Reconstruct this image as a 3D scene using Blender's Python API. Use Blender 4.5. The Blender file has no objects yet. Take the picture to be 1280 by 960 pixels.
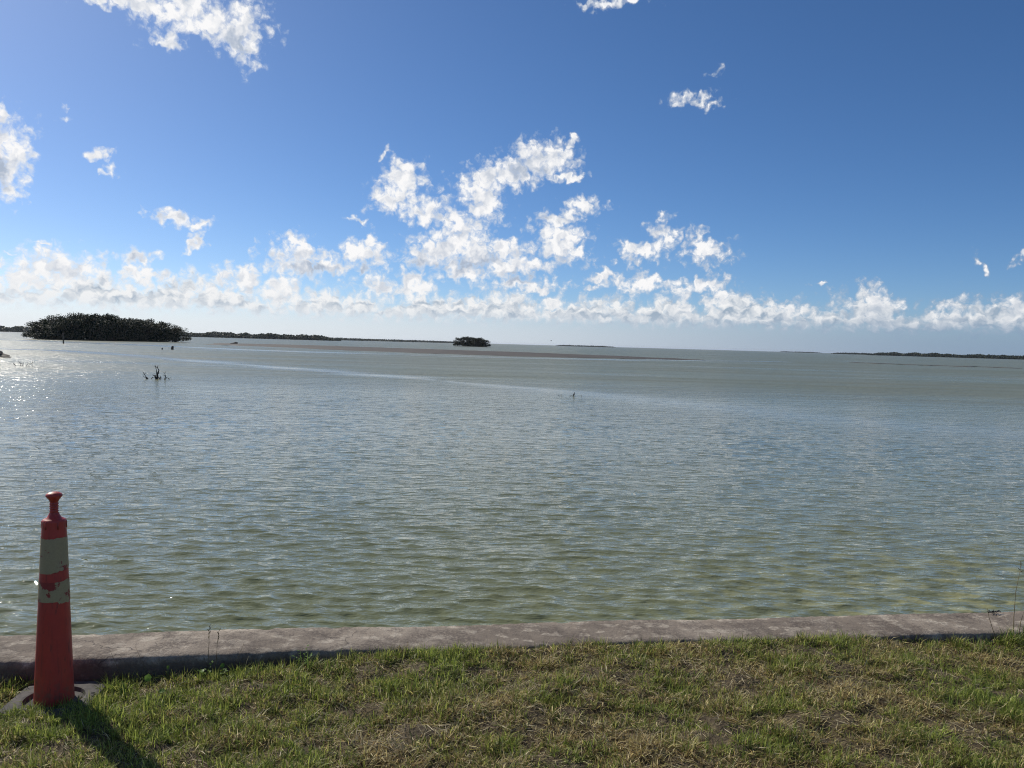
import bpy, bmesh, math, random
import numpy as np
from mathutils import Matrix, Vector

random.seed(7)
RNG = np.random.default_rng(7)
S = bpy.context.scene
C = S.collection
R = math.radians

# ---------------------------------------------------------------- camera
cam = bpy.data.cameras.new('camera')
cam.sensor_width = 36.0
cam.lens = 28.125
cam.clip_start = 0.05
cam.clip_end = 60000.0
cam_ob = bpy.data.objects.new('camera', cam)
C.objects.link(cam_ob)
cam_ob.matrix_world = (Matrix.Translation((0, 0, 1.7)) @ Matrix.Rotation(R(90 - 2.86), 4, 'X')
                       @ Matrix.Rotation(R(1.6), 4, 'Z'))
S.camera = cam_ob

# ---------------------------------------------------------------- exposure
S.view_settings.view_transform = 'Standard'
S.view_settings.look = 'None'
S.view_settings.gamma = 1.0
S.view_settings.exposure = 0.0
S.view_settings.use_curve_mapping = False
S.cycles.filter_width = 1.1
S.cycles.denoising_prefilter = 'NONE'

# ---------------------------------------------------------------- node helper
class NT:
    """Small helper that adds nodes to a tree and wires them."""
    def __init__(self, tree):
        self.t = tree
        tree.nodes.clear()
    def n(self, typ, props=None, **inputs):
        nd = self.t.nodes.new(typ)
        for k, v in (props or {}).items():
            setattr(nd, k, v)
        for k, v in inputs.items():
            key = int(k[1:]) if k[0] == 'i' and k[1:].isdigit() else k.replace('_', ' ')
            self.put(nd.inputs[key], v)
        return nd
    def put(self, sock, v):
        if isinstance(v, bpy.types.NodeSocket):
            self.t.links.new(v, sock)
        elif isinstance(v, bpy.types.Node):
            self.t.links.new(v.outputs[0], sock)
        else:
            sock.default_value = v
    def m(self, op, a, b=None, c=None, clamp=False):
        nd = self.n('ShaderNodeMath', {'operation': op, 'use_clamp': clamp}, i0=a)
        if b is not None: self.put(nd.inputs[1], b)
        if c is not None: self.put(nd.inputs[2], c)
        return nd.outputs[0]
    def v(self, op, a, b=None, c=None):
        nd = self.n('ShaderNodeVectorMath', {'operation': op}, i0=a)
        if b is not None: self.put(nd.inputs[1], b)
        if c is not None: self.put(nd.inputs[2], c)
        return nd.outputs['Value'] if op in ('LENGTH', 'DOT_PRODUCT', 'DISTANCE') else nd.outputs[0]
    def noise(self, vec, scale, detail=4.0, rough=0.55, out='Fac', dist=0.0, dim='3D'):
        nd = self.n('ShaderNodeTexNoise', {'noise_dimensions': dim}, Vector=vec, Scale=scale, Detail=detail,
                    Roughness=rough, Distortion=dist)
        return nd.outputs[out]
    def ramp(self, fac, stops, interp='LINEAR'):
        nd = self.n('ShaderNodeValToRGB', None, Fac=fac)
        cr = nd.color_ramp
        cr.interpolation = interp
        while len(cr.elements) > 1:
            cr.elements.remove(cr.elements[-1])
        for i, (p, c) in enumerate(stops):
            e = cr.elements[0] if i == 0 else cr.elements.new(p)
            e.position = p
            c = (c, c, c) if isinstance(c, (int, float)) else c
            e.color = (c[0], c[1], c[2], 1)
        return nd.outputs[0]
    def step(self, x, lo, hi):
        nd = self.n('ShaderNodeMapRange', {'interpolation_type': 'SMOOTHSTEP'}, i0=x, i1=lo, i2=hi, i3=0.0, i4=1.0)
        return nd.outputs[0]
    def mix(self, f, a, b, blend='MIX'):
        nd = self.n('ShaderNodeMix', {'data_type': 'RGBA', 'blend_type': blend})
        self.put(nd.inputs[0], f); self.put(nd.inputs[6], a); self.put(nd.inputs[7], b)
        return nd.outputs[2]

def rgb(r, g, b):
    return (r, g, b, 1.0)

# ---------------------------------------------------------------- sun and sky
SUN_EL, SUN_AZ = 36.0, -47.0            # degrees; azimuth measured from +Y towards +X
to_sun = Vector((math.sin(R(SUN_AZ)) * math.cos(R(SUN_EL)), math.cos(R(SUN_AZ)) * math.cos(R(SUN_EL)), math.sin(R(SUN_EL))))
sun = bpy.data.lights.new('sun', 'SUN')
sun.energy = 4.6
sun.angle = R(0.53)
sun.color = (1.0, 0.92, 0.80)
sun_ob = bpy.data.objects.new('sun', sun)
sun_ob.rotation_euler = to_sun.to_track_quat('Z', 'Y').to_euler()
sun_ob.location = to_sun * 50
C.objects.link(sun_ob)

# cumulus in the sky: azimuth, elevation and half sizes, all in degrees
CLOUDS = """-25.3 20.4 2.91 0.86;-22.7 20 2.43 1.15;-19 19.6 1.62 1.91;-23.8 18.2 0.95 0.5;-20.8 19.7 2.09 1.17;-27.3 20 1.34 0.43;-32.9 10.4 1.62 2.25;-31.7 10.4 0.99 1.1;-32.5 12.3 0.49 0.89;-32.4 8.8 1.06 0.74;-27.5 11.2 0.9 0.48 0.2;-26.5 10.2 0.82 0.39 0.3;-23.2 7.5 0.92 0.56;-21.9 7.1 0.84 0.41;-21.6 6.1 0.59 0.41;-24.9 5 0.71 0.51;-32.1 4.6 0.49 0.2 0.42;-30.7 5.2 0.51 0.24 0.42;-15.1 5.4 2.36 0.97;-15 6.4 0.96 0.7;-10.7 5.9 1.66 1.2;-10.1 6.9 0.72 0.66;-13 5.1 3.62 0.49;-8 10.8 1.56 1.38;-9.1 9.9 1.33 0.96;-6.6 9.2 1.46 1.08;-7.7 11.8 0.78 0.74;-9 12.7 0.39 0.37;-5 6.5 2.49 1.33;-3 6.3 1.93 1.55;-3.8 8.1 1.59 1.75;-2.6 10 1.7 1.94;-6.5 5.9 1.35 0.78;-3.9 5 2.04 0.5;-2.2 11.5 1.36 0.75;-0.4 11.9 1.7 1.07;1.8 12.9 2.03 1.26;3.6 11.7 1.29 0.43;3.3 13.9 0.51 0.52;3.1 7.3 2.04 1.65;2.5 8.7 1.08 0.77;5 9.8 1.4 0.54;3.7 9.3 1.02 0.55;-0.2 5.7 3.18 0.84;-0.6 6.7 1.36 0.78;0.9 4.3 2.84 0.51;4.8 6.6 0.73 0.61;10.1 7.8 0.88 1.36;8.8 6.6 1.49 0.71;12.3 7.5 0.7 0.76;13.4 6.6 1.6 0.81;13.2 4.7 1.61 0.55;9 4.6 2.97 0.67;5.9 5.1 1.01 0.5;5.3 4.2 0.56 0.45;12 16.7 1.5 0.45 0.2;13.2 16.3 0.85 0.4 0.2;6.8 22.7 2.74 0.42 0.15;4.7 22.8 1.22 0.28 0.42;21 4.4 0.54 0.26;30 5.8 0.59 0.39 0.25;13.7 18.2 0.48 0.77 0.6;-29.5 13 0.86 0.46 0.62;32.4 6.2 0.4 0.52;-11.5 8.4 0.87 0.32 0.42;-29.5 3.9 2.66 1.18;-31.4 3.3 2.56 1.06;-24.9 3.7 1.62 1.02;-18.9 3.9 1.34 0.96;-16 3.1 2.13 1.09;-9.8 3.8 1.45 0.78;-7.3 3.9 1.24 1.01;2.7 2.8 1.25 0.79;11.7 3.2 0.87 1.22;14.1 3.6 0.75 0.77;19.1 2.6 0.91 0.96;24.5 2.8 1.22 1.13;28.2 2.5 1.14 0.8;31.8 2.8 1.06 0.96"""
BASES = """-3.1 5.6 2.65 0.94;-5.9 5.5 2.35 0.71;0.4 4.8 3.24 0.71;-14.2 4.8 2.35 0.59;-10.6 5 1.53 0.53;13.4 6 1.65 0.47;8.8 6.1 1.53 0.41;-19 18.5 1.18 1.18;-32.6 9.3 1.47 1.18;0.7 12.3 2.35 0.59;3.2 6 1.76 0.71"""

def build_world():
    w = bpy.data.worlds.new('World')
    S.world = w
    w.use_nodes = True
    t = NT(w.node_tree)
    sky = t.n('ShaderNodeTexSky', {'sky_type': 'NISHITA', 'sun_disc': False, 'sun_elevation': R(SUN_EL),
                                   'sun_rotation': R(SUN_AZ), 'altitude': 0.0, 'air_density': 0.65,
                                   'dust_density': 0.4, 'ozone_density': 6.0})
    D = t.n('ShaderNodeTexCoord').outputs['Generated']
    sep = t.n('ShaderNodeSeparateXYZ', None, i0=D)
    az = t.m('MULTIPLY', t.m('ARCTAN2', sep.outputs[0], sep.outputs[1]), 57.2958)
    el = t.m('MULTIPLY', t.m('ARCSINE', sep.outputs[2]), 57.2958)
    uv = t.n('ShaderNodeCombineXYZ', None, i0=az, i1=el).outputs[0]
    # billows: a coarse and a fine warp of the outline (coordinates in degrees)
    w1 = t.v('SUBTRACT', t.noise(uv, 0.45, 1.0, 0.5, 'Color', dim='2D'), (0.5, 0.5, 0.5))
    w2 = t.v('SUBTRACT', t.noise(uv, 1.4, 2.0, 0.5, 'Color', dim='2D'), (0.5, 0.5, 0.5))
    wuv = t.v('ADD', uv, t.v('ADD', t.v('MULTIPLY', w1, (2.2, 1.4, 0)), t.v('MULTIPLY', w2, (1.5, 1.2, 0))))
    puff = t.n('ShaderNodeTexVoronoi', {'feature': 'F1', 'voronoi_dimensions': '2D'}, Vector=t.v('ADD', uv, t.v('MULTIPLY', w2, (0.6, 0.6, 0))),
               Scale=1.15, Detail=3.0, Roughness=0.55, Lacunarity=2.1).outputs['Distance']
    fine = t.noise(uv, 1.9, 4.0, 0.5, dim='2D')
    def field(txt, vec, k):
        acc = None
        for ln in txt.split(';'):
            a, e, rx, ry, thin = (list(map(float, ln.split())) + [0.0])[:5]
            q = t.n('ShaderNodeVectorMath', {'operation': 'MULTIPLY_ADD'}, i0=vec, i1=(1 / rx, 1 / ry, 0), i2=(-a / rx, -e / ry, 0))
            l = t.v('LENGTH', q.outputs[0])
            if thin: l = t.m('ADD', l, thin)
            acc = l if acc is None else t.m('SMOOTH_MIN', acc, l, k)
        return acc
    f = t.m('SUBTRACT', 1.40, field(CLOUDS, wuv, 0.25))
    # the long bank low over the horizon, all the way round
    sw = t.n('ShaderNodeSeparateXYZ', None, i0=wuv)
    top = t.m('MULTIPLY_ADD', t.noise(t.v('MULTIPLY', uv, (1, 0.3, 0)), 0.22, 3.0, 0.6, dim='2D'), 4.2, 1.75)
    bank = t.m('MULTIPLY', t.m('SUBTRACT', top, sw.outputs[1]), 0.75)
    bank = t.m('MINIMUM', bank, t.m('MULTIPLY', t.m('SUBTRACT', t.m('MULTIPLY_ADD', w2, 0.0, el), 1.25), 1.3))
    # scattered cumulus over the rest of the sky
    ang = t.v('DOT_PRODUCT', D, (0.0, 0.974, 0.225))
    away = t.step(ang, 0.84, 0.76)
    sc_ = t.m('MULTIPLY', t.m('SUBTRACT', t.noise(uv, 0.12, 2.0, 0.5, dim='2D'), 0.60), 9.0)
    sc_ = t.m('ADD', sc_, t.m('MULTIPLY', t.m('SUBTRACT', away, 1.0), 8.0))
    sc_ = t.m('MINIMUM', sc_, t.m('MULTIPLY', t.m('SUBTRACT', el, 3.0), 0.5))
    f = t.m('MAXIMUM', f, sc_)
    rag = t.m('SUBTRACT', t.m('MULTIPLY', t.m('SUBTRACT', fine, 0.5), 0.85), t.m('MULTIPLY', t.m('SUBTRACT', puff, 0.66), 0.85))
    den = t.m('ADD', f, rag)
    denb = t.m('ADD', bank, t.m('MULTIPLY', rag, 1.1))
    alpha = t.step(den, -0.16, 0.92)
    alphab = t.step(denb, -0.35, 0.9)
    # light and shade inside the clouds: sunlit tops, greyer undersides
    ts = to_sun
    # the sun stands up and to the left of the view: compare the billows with those a little sunward
    bv = t.v('ADD', uv, t.v('MULTIPLY', w2, (0.9, 0.9, 0)))
    fine2 = t.noise(t.v('ADD', bv, (-0.35, 0.5, 0.0)), 0.75, 3.0, 0.5, dim='2D')
    fine1 = t.noise(bv, 0.75, 3.0, 0.5, dim='2D')
    lit = t.m('MULTIPLY', t.m('SUBTRACT', fine1, fine2), 1.0)
    base = t.step(t.m('SUBTRACT', 1.0, field(BASES, t.v('ADD', uv, t.v('MULTIPLY', w2, (2.5, 1.6, 0))), 0.3)), -0.1, 0.9)
    thick = t.step(den, 0.35, 1.5)
    grey = t.m('MULTIPLY_ADD', base, 0.85, t.m('MULTIPLY', thick, 0.14))
    light = t.m('SUBTRACT', t.m('ADD', 0.98, t.m('MULTIPLY', lit, 1.9)), t.m('ADD', grey, t.m('MULTIPLY', t.m('SUBTRACT', puff, 0.58), 0.40)), clamp=True)
    ccol = t.mix(light, rgb(0.42, 0.49, 0.61), rgb(0.96, 0.955, 0.96))
    # bank: whiter on top, blue grey below, veiled towards the horizon; brighter on the sun's side
    bv3 = t.v('MULTIPLY', bv, (1.0, 1.7, 0))
    bl1 = t.noise(bv3, 1.0, 3.0, 0.5, dim='2D')
    bl2 = t.noise(t.v('ADD', bv3, (-0.3, 0.55, 0.0)), 1.0, 3.0, 0.5, dim='2D')
    litb = t.m('SUBTRACT', bl1, bl2)
    sunny = t.step(t.v('DOT_PRODUCT', D, (math.sin(R(SUN_AZ)), math.cos(R(SUN_AZ)), 0.0)), 0.15, 1.0)
    hgt = t.step(t.m('SUBTRACT', top, sw.outputs[1]), 2.6, -0.2)
    blight = t.m('ADD', t.m('MULTIPLY_ADD', hgt, 0.40, t.m('MULTIPLY_ADD', sunny, 0.35, 0.30)), t.m('MULTIPLY', litb, 1.8), clamp=True)
    bcol = t.mix(blight, rgb(0.34, 0.43, 0.54), rgb(0.88, 0.89, 0.90))
    veil = t.mix(sunny, rgb(0.24, 0.34, 0.48), rgb(0.78, 0.83, 0.88))
    bcol = t.mix(t.step(el, 2.7, 0.9), bcol, veil)
    col = t.mix(alpha, bcol, t.mix(t.step(el, 5.0, 1.0), ccol, bcol))
    fac = t.m('MAXIMUM', alpha, alphab, clamp=True)
    # moist air close to the horizon
    moist = t.step(el, 3.2, 0.4)
    fac2 = t.m('MULTIPLY', t.m('SUBTRACT', 1.0, fac), t.m('MULTIPLY', moist, 0.85))
    col = t.mix(fac, veil, col)
    fac = t.m('ADD', fac, fac2, clamp=True)
    bg1 = t.n('ShaderNodeBackground', None, Color=t.n('ShaderNodeHueSaturation', None, Hue=0.5, Saturation=1.1, Value=1.0, Fac=1.0, Color=sky), Strength=0.1)
    bg2 = t.n('ShaderNodeBackground', None, Color=col, Strength=1.0)
    mx = t.n('ShaderNodeMixShader', None, i0=fac, i1=bg1, i2=bg2)
    t.n('ShaderNodeOutputWorld', None, Surface=mx)
build_world()
S.world.cycles.sampling_method = 'MANUAL'
S.world.cycles.sample_map_resolution = 256

# ================================================================ helpers
def tag(o, label=None, cat=None, group=None, kind=None):
    if label: o['label'] = label
    if cat: o['category'] = cat
    if group: o['group'] = group
    if kind: o['kind'] = kind
    return o

def empty(name, loc=(0, 0, 0), rz=0.0):
    o = bpy.data.objects.new(name, None)
    o.empty_display_size = 0.1
    o.location = loc
    o.rotation_euler = (0, 0, rz)
    C.objects.link(o)
    return o

def link_mesh(name, me, mat=None, parent=None, smooth=False):
    if mat and not me.materials: me.materials.append(mat)
    if smooth:
        me.polygons.foreach_set('use_smooth', [True] * len(me.polygons))
    o = bpy.data.objects.new(name, me)
    C.objects.link(o)
    if parent: o.parent = parent
    return o

def mesh(name, verts, faces, mat=None, parent=None, smooth=False):
    me = bpy.data.meshes.new(name)
    me.from_pydata([tuple(map(float, v)) for v in verts], [], [tuple(f) for f in faces])
    me.update()
    return link_mesh(name, me, mat, parent, smooth)

def fast_mesh(name, co, faces, mat=None, parent=None, smooth=False, col=None):
    """co (n,3) array; faces a list of (m,k) index arrays."""
    me = bpy.data.meshes.new(name)
    me.vertices.add(len(co))
    me.vertices.foreach_set('co', np.asarray(co, np.float32).ravel())
    loops = np.concatenate([f.ravel() for f in faces]).astype(np.int32)
    sizes = np.concatenate([np.full(len(f), f.shape[1]) for f in faces])
    starts = np.concatenate([[0], np.cumsum(sizes)[:-1]]).astype(np.int32)
    me.loops.add(len(loops))
    me.loops.foreach_set('vertex_index', loops)
    me.polygons.add(len(sizes))
    me.polygons.foreach_set('loop_start', starts)
    me.update(calc_edges=True)
    if col is not None:
        at = me.color_attributes.new('col', 'FLOAT_COLOR', 'POINT')
        c4 = np.ones((len(co), 4), np.float32); c4[:, :3] = col
        at.data.foreach_set('color', c4.ravel())
    return link_mesh(name, me, mat, parent, smooth)

def copy_tree(o, parent=None):
    c = o.copy(); C.objects.link(c); c.parent = parent
    for ch in o.children: copy_tree(ch, c)
    return c

class WaveNoise:
    """Cheap smooth 2-D noise: a sum of random sine waves."""
    def __init__(self, seed, wavelength, n=14, spread=0.6):
        r = np.random.default_rng(seed)
        a = r.uniform(0, 2 * np.pi, n); k = 2 * np.pi / (wavelength * np.exp(r.uniform(-spread, spread, n)))
        self.kx, self.ky, self.p, self.s = k * np.cos(a), k * np.sin(a), r.uniform(0, 2 * np.pi, n), 1 / math.sqrt(n / 2)
    def __call__(self, x, y):
        x = np.asarray(x, float); y = np.asarray(y, float)
        return self.s * np.sin(x[..., None] * self.kx + y[..., None] * self.ky + self.p).sum(-1)   # about unit variance

def new_mat(name):
    m = bpy.data.materials.new(name)
    m.use_nodes = True
    t = NT(m.node_tree)
    return m, t

def out(t, sh):
    t.n('ShaderNodeOutputMaterial', None, Surface=sh)

def pbsdf(t, **kw):
    return t.n('ShaderNodeBsdfPrincipled', None, **kw)

def tube(verts, faces, pts, rad, seg=6):
    """Append a tapered tube through pts with radii rad."""
    base = len(verts)
    pts = [Vector(p) for p in pts]
    for i, p in enumerate(pts):
        d = (pts[min(i + 1, len(pts) - 1)] - pts[max(i - 1, 0)]).normalized()
        up = Vector((0, 0, 1)) if abs(d.z) < 0.9 else Vector((1, 0, 0))
        a = d.cross(up).normalized(); b = d.cross(a)
        for k in range(seg):
            th = 2 * math.pi * k / seg
            verts.append(p + (a * math.cos(th) + b * math.sin(th)) * rad[i])
    for i in range(len(pts) - 1):
        for k in range(seg):
            k2 = (k + 1) % seg
            faces.append((base + i * seg + k, base + i * seg + k2, base + (i + 1) * seg + k2, base + (i + 1) * seg + k))
    faces.append([base + k for k in range(seg)][::-1])
    faces.append([base + (len(pts) - 1) * seg + k for k in range(seg)])

def lathe(profile, seg=40, jitter=None):
    v, f = [], []
    for r, z in profile:
        for k in range(seg):
            a = 2 * math.pi * k / seg
            v.append((r * math.cos(a), r * math.sin(a), z))
    n = len(profile)
    for i in range(n - 1):
        for k in range(seg):
            k2 = (k + 1) % seg
            f.append((i * seg + k, i * seg + k2, (i + 1) * seg + k2, (i + 1) * seg + k))
    return v, f

# ================================================================ materials
def mat_water():
    m, t = new_mat('water')
    P = t.n('ShaderNodeNewGeometry').outputs['Position']
    calm = t.n('ShaderNodeAttribute', {'attribute_name': 'calm'}).outputs['Fac']
    far = t.n('ShaderNodeAttribute', {'attribute_name': 'far'}).outputs['Fac']
    # silt and shoals give the body its patches of colour
    big = t.noise(P, 0.05, 3.0, 0.5)
    mid = t.noise(t.v('MULTIPLY', P, (1, 2.2, 1)), 0.6, 3.0, 0.55)
    body = t.mix(t.ramp(big, [(0.35, 0.0), (0.65, 1.0)]), rgb(0.166, 0.184, 0.096), rgb(0.186, 0.194, 0.106))
    body = t.mix(t.m('MULTIPLY', mid, 0.5), body, rgb(0.140, 0.154, 0.084))
    # the bottom shows through in the shallows along the wall on the right
    sx = t.n('ShaderNodeSeparateXYZ', None, i0=P)
    shal = t.m('MULTIPLY', t.step(sx.outputs[0], -1.5, 5.0), t.step(t.m('MULTIPLY_ADD', sx.outputs[0], -0.15, sx.outputs[1]), 11.0, 5.0))
    mot = t.step(t.noise(t.v('MULTIPLY', P, (1, 1.8, 1)), 3.2, 2.0, 0.5), 0.50, 0.60)
    body = t.mix(t.m('MULTIPLY', shal, t.m('MULTIPLY', mot, 0.8)), body, rgb(0.34, 0.335, 0.16))
    Pr = t.n('ShaderNodeMapping', None, Vector=P, Rotation=(0, 0, R(-9)), Scale=(0.42, 1.0, 1.0)).outputs[0]
    n1 = t.noise(Pr, 9.0, 3.0, 0.55)            # ripples
    n2 = t.noise(Pr, 2.6, 3.0, 0.55)            # small waves
    n3 = t.noise(Pr, 0.7, 2.0, 0.5)             # chop in the distance
    still = t.m('SUBTRACT', 1.0, t.m('MULTIPLY', calm, 0.75))
    h = t.m('ADD', t.m('MULTIPLY', n1, 0.034), t.m('MULTIPLY', t.m('MULTIPLY_ADD', far, 0.12, 0.05), n2))
    h = t.m('ADD', h, t.m('MULTIPLY', t.m('MULTIPLY', n3, far), 0.20))
    bump = t.n('ShaderNodeBump', None, Strength=t.m('MULTIPLY', still, 1.0), Distance=1.0, Height=h)
    rough = t.m('SUBTRACT', t.m('MULTIPLY_ADD', far, 0.31, 0.022), t.m('MULTIPLY', t.m('MULTIPLY', calm, far), 0.15))
    # streaks of wind far out
    wind = t.noise(t.v('MULTIPLY', P, (0.028, 0.17, 1)), 1.0, 4.0, 0.6)
    rough = t.m('ADD', rough, t.m('MULTIPLY', t.m('MULTIPLY', t.m('SUBTRACT', wind, 0.5), 0.45), far))
    body = t.mix(t.m('MULTIPLY', t.ramp(wind, [(0.42, 0.0), (0.62, 1.0)]), t.m('MULTIPLY', far, 0.35)), body, rgb(0.150, 0.150, 0.105))
    sh = pbsdf(t, Base_Color=body, Roughness=rough, IOR=1.333, Normal=bump)
    out(t, sh)
    return m

def mat_concrete():
    m, t = new_mat('weathered_concrete')
    tc = t.n('ShaderNodeTexCoord').outputs['Object']
    big = t.noise(tc, 1.3, 4.0, 0.6)
    mid = t.noise(t.v('MULTIPLY', tc, (1, 1.4, 1)), 7.0, 5.0, 0.62)
    sml = t.noise(tc, 60.0, 4.0, 0.65)
    grit = t.noise(tc, 260.0, 2.0, 0.6)
    col = t.ramp(big, [(0.32, (0.140, 0.112, 0.085)), (0.50, (0.245, 0.204, 0.158)), (0.68, (0.370, 0.315, 0.250))])
    # pale patches where the skin of the concrete has worn
    pale = t.m('MULTIPLY', t.ramp(mid, [(0.53, 0.0), (0.58, 1.0)]), t.ramp(sml, [(0.35, 0.3), (0.55, 1.0)]))
    col = t.mix(t.m('MULTIPLY', pale, 0.8), col, rgb(0.52, 0.46, 0.37))
    # lichen and grime
    dark = t.m('MULTIPLY', t.ramp(t.noise(tc, 3.4, 6.0, 0.70), [(0.45, 0.0), (0.57, 1.0)]), t.ramp(sml, [(0.36, 0.15), (0.54, 1.0)]))
    col = t.mix(t.m('MULTIPLY', dark, 0.80), col, rgb(0.085, 0.066, 0.052))
    spot = t.ramp(t.noise(tc, 34.0, 3.0, 0.6), [(0.60, 0.0), (0.68, 1.0)])
    col = t.mix(t.m('MULTIPLY', spot, 0.6), col, rgb(0.09, 0.07, 0.055))
    col = t.mix(t.ramp(grit, [(0.30, 0.4), (0.55, 0.0)]), col, rgb(0.10, 0.085, 0.075))
    crk = t.n('ShaderNodeTexVoronoi', {'feature': 'DISTANCE_TO_EDGE'}, Vector=t.v('ADD', tc, t.v('MULTIPLY', t.noise(tc, 6.0, 3.0, 0.6, 'Color'), (0.25, 0.25, 0.0))), Scale=1.7).outputs['Distance']
    crack = t.m('MULTIPLY', t.step(crk, 0.008, 0.002), t.step(t.noise(tc, 1.1, 2.0), 0.48, 0.58))
    col = t.mix(t.m('MULTIPLY', crack, 0.8), col, rgb(0.05, 0.04, 0.033))
    # darker brown on the face below the top, upper limit broken by noise
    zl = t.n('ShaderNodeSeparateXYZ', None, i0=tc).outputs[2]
    low_face = t.step(t.m('MULTIPLY_ADD', mid, 0.06, zl), 0.015, -0.02)
    col = t.mix(t.m('MULTIPLY', low_face, 0.65), col, rgb(0.085, 0.062, 0.046))
    hgt = t.m('ADD', t.m('MULTIPLY', sml, 0.007), t.m('ADD', t.m('MULTIPLY', grit, 0.004), t.m('MULTIPLY', mid, 0.006)))
    b = t.n('ShaderNodeBump', None, Strength=0.8, Distance=1.0, Height=hgt)
    out(t, pbsdf(t, Base_Color=col, Roughness=0.92, Normal=b))
    return m

def mat_soil():
    m, t = new_mat('lawn_soil')
    P = t.n('ShaderNodeNewGeometry').outputs['Position']
    a = t.noise(P, 3.0, 5.0, 0.6); b_ = t.noise(P, 40.0, 5.0, 0.65)
    far = t.step(t.v('LENGTH', t.v('SUBTRACT', P, (0, 3.5, 0))), 6.0, 9.0)
    col = t.mix(a, rgb(0.045, 0.033, 0.018), rgb(0.090, 0.066, 0.034))
    col = t.mix(t.ramp(b_, [(0.45, 0.0), (0.65, 1.0)]), col, rgb(0.13, 0.105, 0.055))
    col = t.mix(far, col, t.mix(b_, rgb(0.05, 0.065, 0.02), rgb(0.12, 0.11, 0.045)))
    bp = t.n('ShaderNodeBump', None, Strength=0.8, Distance=0.03, Height=b_)
    out(t, pbsdf(t, Base_Color=col, Roughness=0.95, Normal=bp))
    return m

def mat_leaf(name, trans=0.35, rough=0.5, spec=0.25, tint=None):
    m, t = new_mat(name)
    c = t.n('ShaderNodeAttribute', {'attribute_name': 'col'}).outputs['Color'] if tint is None else None
    if tint is not None:
        nz = t.noise(t.n('ShaderNodeNewGeometry').outputs['Position'], tint[2], 3.0, 0.6)
        c = t.mix(t.ramp(nz, [(0.35, 0.0), (0.65, 1.0)]), rgb(*tint[0]), rgb(*tint[1]))
    p = pbsdf(t, Base_Color=c, Roughness=rough)
    p.inputs['Specular IOR Level'].default_value = spec
    tr = t.n('ShaderNodeBsdfTranslucent', None, Color=c)
    out(t, t.n('ShaderNodeMixShader', None, i0=trans, i1=p, i2=tr))
    return m

def mat_plain(name, c0, c1, scale=8.0, rough=0.8, bump=0.0, spec=0.4):
    m, t = new_mat(name)
    tc = t.n('ShaderNodeTexCoord').outputs['Object']
    nz = t.noise(tc, scale, 5.0, 0.6)
    col = t.mix(t.ramp(nz, [(0.32, 0.0), (0.68, 1.0)]), rgb(*c0), rgb(*c1))
    p = pbsdf(t, Base_Color=col, Roughness=rough)
    p.inputs['Specular IOR Level'].default_value = spec
    if bump:
        b = t.n('ShaderNodeBump', None, Strength=0.7, Distance=bump, Height=nz)
        t.put(p.inputs['Normal'], b)
    out(t, p)
    return m

def mat_cone():
    m, t = new_mat('faded_red_plastic')
    tc = t.n('ShaderNodeTexCoord').outputs['Object']
    nz = t.noise(tc, 9.0, 5.0, 0.65)
    sc = t.noise(t.v('MULTIPLY', tc, (1, 1, 0.25)), 70.0, 4.0, 0.6)
    col = t.mix(t.ramp(nz, [(0.35, 0.0), (0.7, 1.0)]), rgb(0.47, 0.043, 0.029), rgb(0.38, 0.033, 0.026))
    # sun-bleached haze, dirt running down and scuffs
    bleach = t.ramp(t.noise(tc, 3.5, 4.0, 0.6), [(0.45, 0.0), (0.75, 0.4)])
    col = t.mix(bleach, col, rgb(0.47, 0.085, 0.062))
    run = t.ramp(t.noise(t.v('MULTIPLY', tc, (1, 1, 0.06)), 55.0, 4.0, 0.6), [(0.52, 0.0), (0.70, 0.6)])
    col = t.mix(run, col, rgb(0.17, 0.030, 0.024))
    col = t.mix(t.ramp(sc, [(0.58, 0.0), (0.68, 0.6)]), col, rgb(0.10, 0.025, 0.022))
    zl = t.n('ShaderNodeSeparateXYZ', None, i0=tc).outputs[2]
    mudsp = t.m('MULTIPLY', t.step(zl, 0.22, 0.02), t.ramp(t.noise(tc, 40.0, 4.0, 0.65), [(0.46, 0.0), (0.64, 0.6)]))
    col = t.mix(mudsp, col, rgb(0.13, 0.085, 0.055))
    b = t.n('ShaderNodeBump', None, Strength=0.25, Distance=0.004, Height=sc)
    p = pbsdf(t, Base_Color=col, Roughness=t.m('MULTIPLY_ADD', nz, 0.25, 0.34), Normal=b)
    out(t, p)
    return m

def mat_band(seed, lo, hi):
    m, t = new_mat('worn_reflective_sheeting')
    tc = t.v('ADD', t.n('ShaderNodeTexCoord').outputs['Object'], (seed, seed * 0.7, 0))
    nz = t.noise(tc, 38.0, 6.0, 0.72)
    patch = t.noise(tc, 11.0, 2.0, 0.5)
    peel = t.step(t.m('ADD', t.m('MULTIPLY', nz, 0.8), t.m('MULTIPLY', t.m('SUBTRACT', patch, 0.5), 1.3)), lo, hi)
    grime = t.noise(tc, 120.0, 4.0, 0.6)
    cream = t.mix(grime, rgb(0.28, 0.215, 0.110), rgb(0.44, 0.355, 0.195))
    col = t.mix(peel, cream, t.mix(grime, rgb(0.34, 0.034, 0.025), rgb(0.19, 0.026, 0.02)))
    b = t.n('ShaderNodeBump', None, Strength=0.5, Distance=0.002, Height=t.m('SUBTRACT', 1.0, peel))
    out(t, pbsdf(t, Base_Color=col, Roughness=0.55, Normal=b))
    return m

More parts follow.
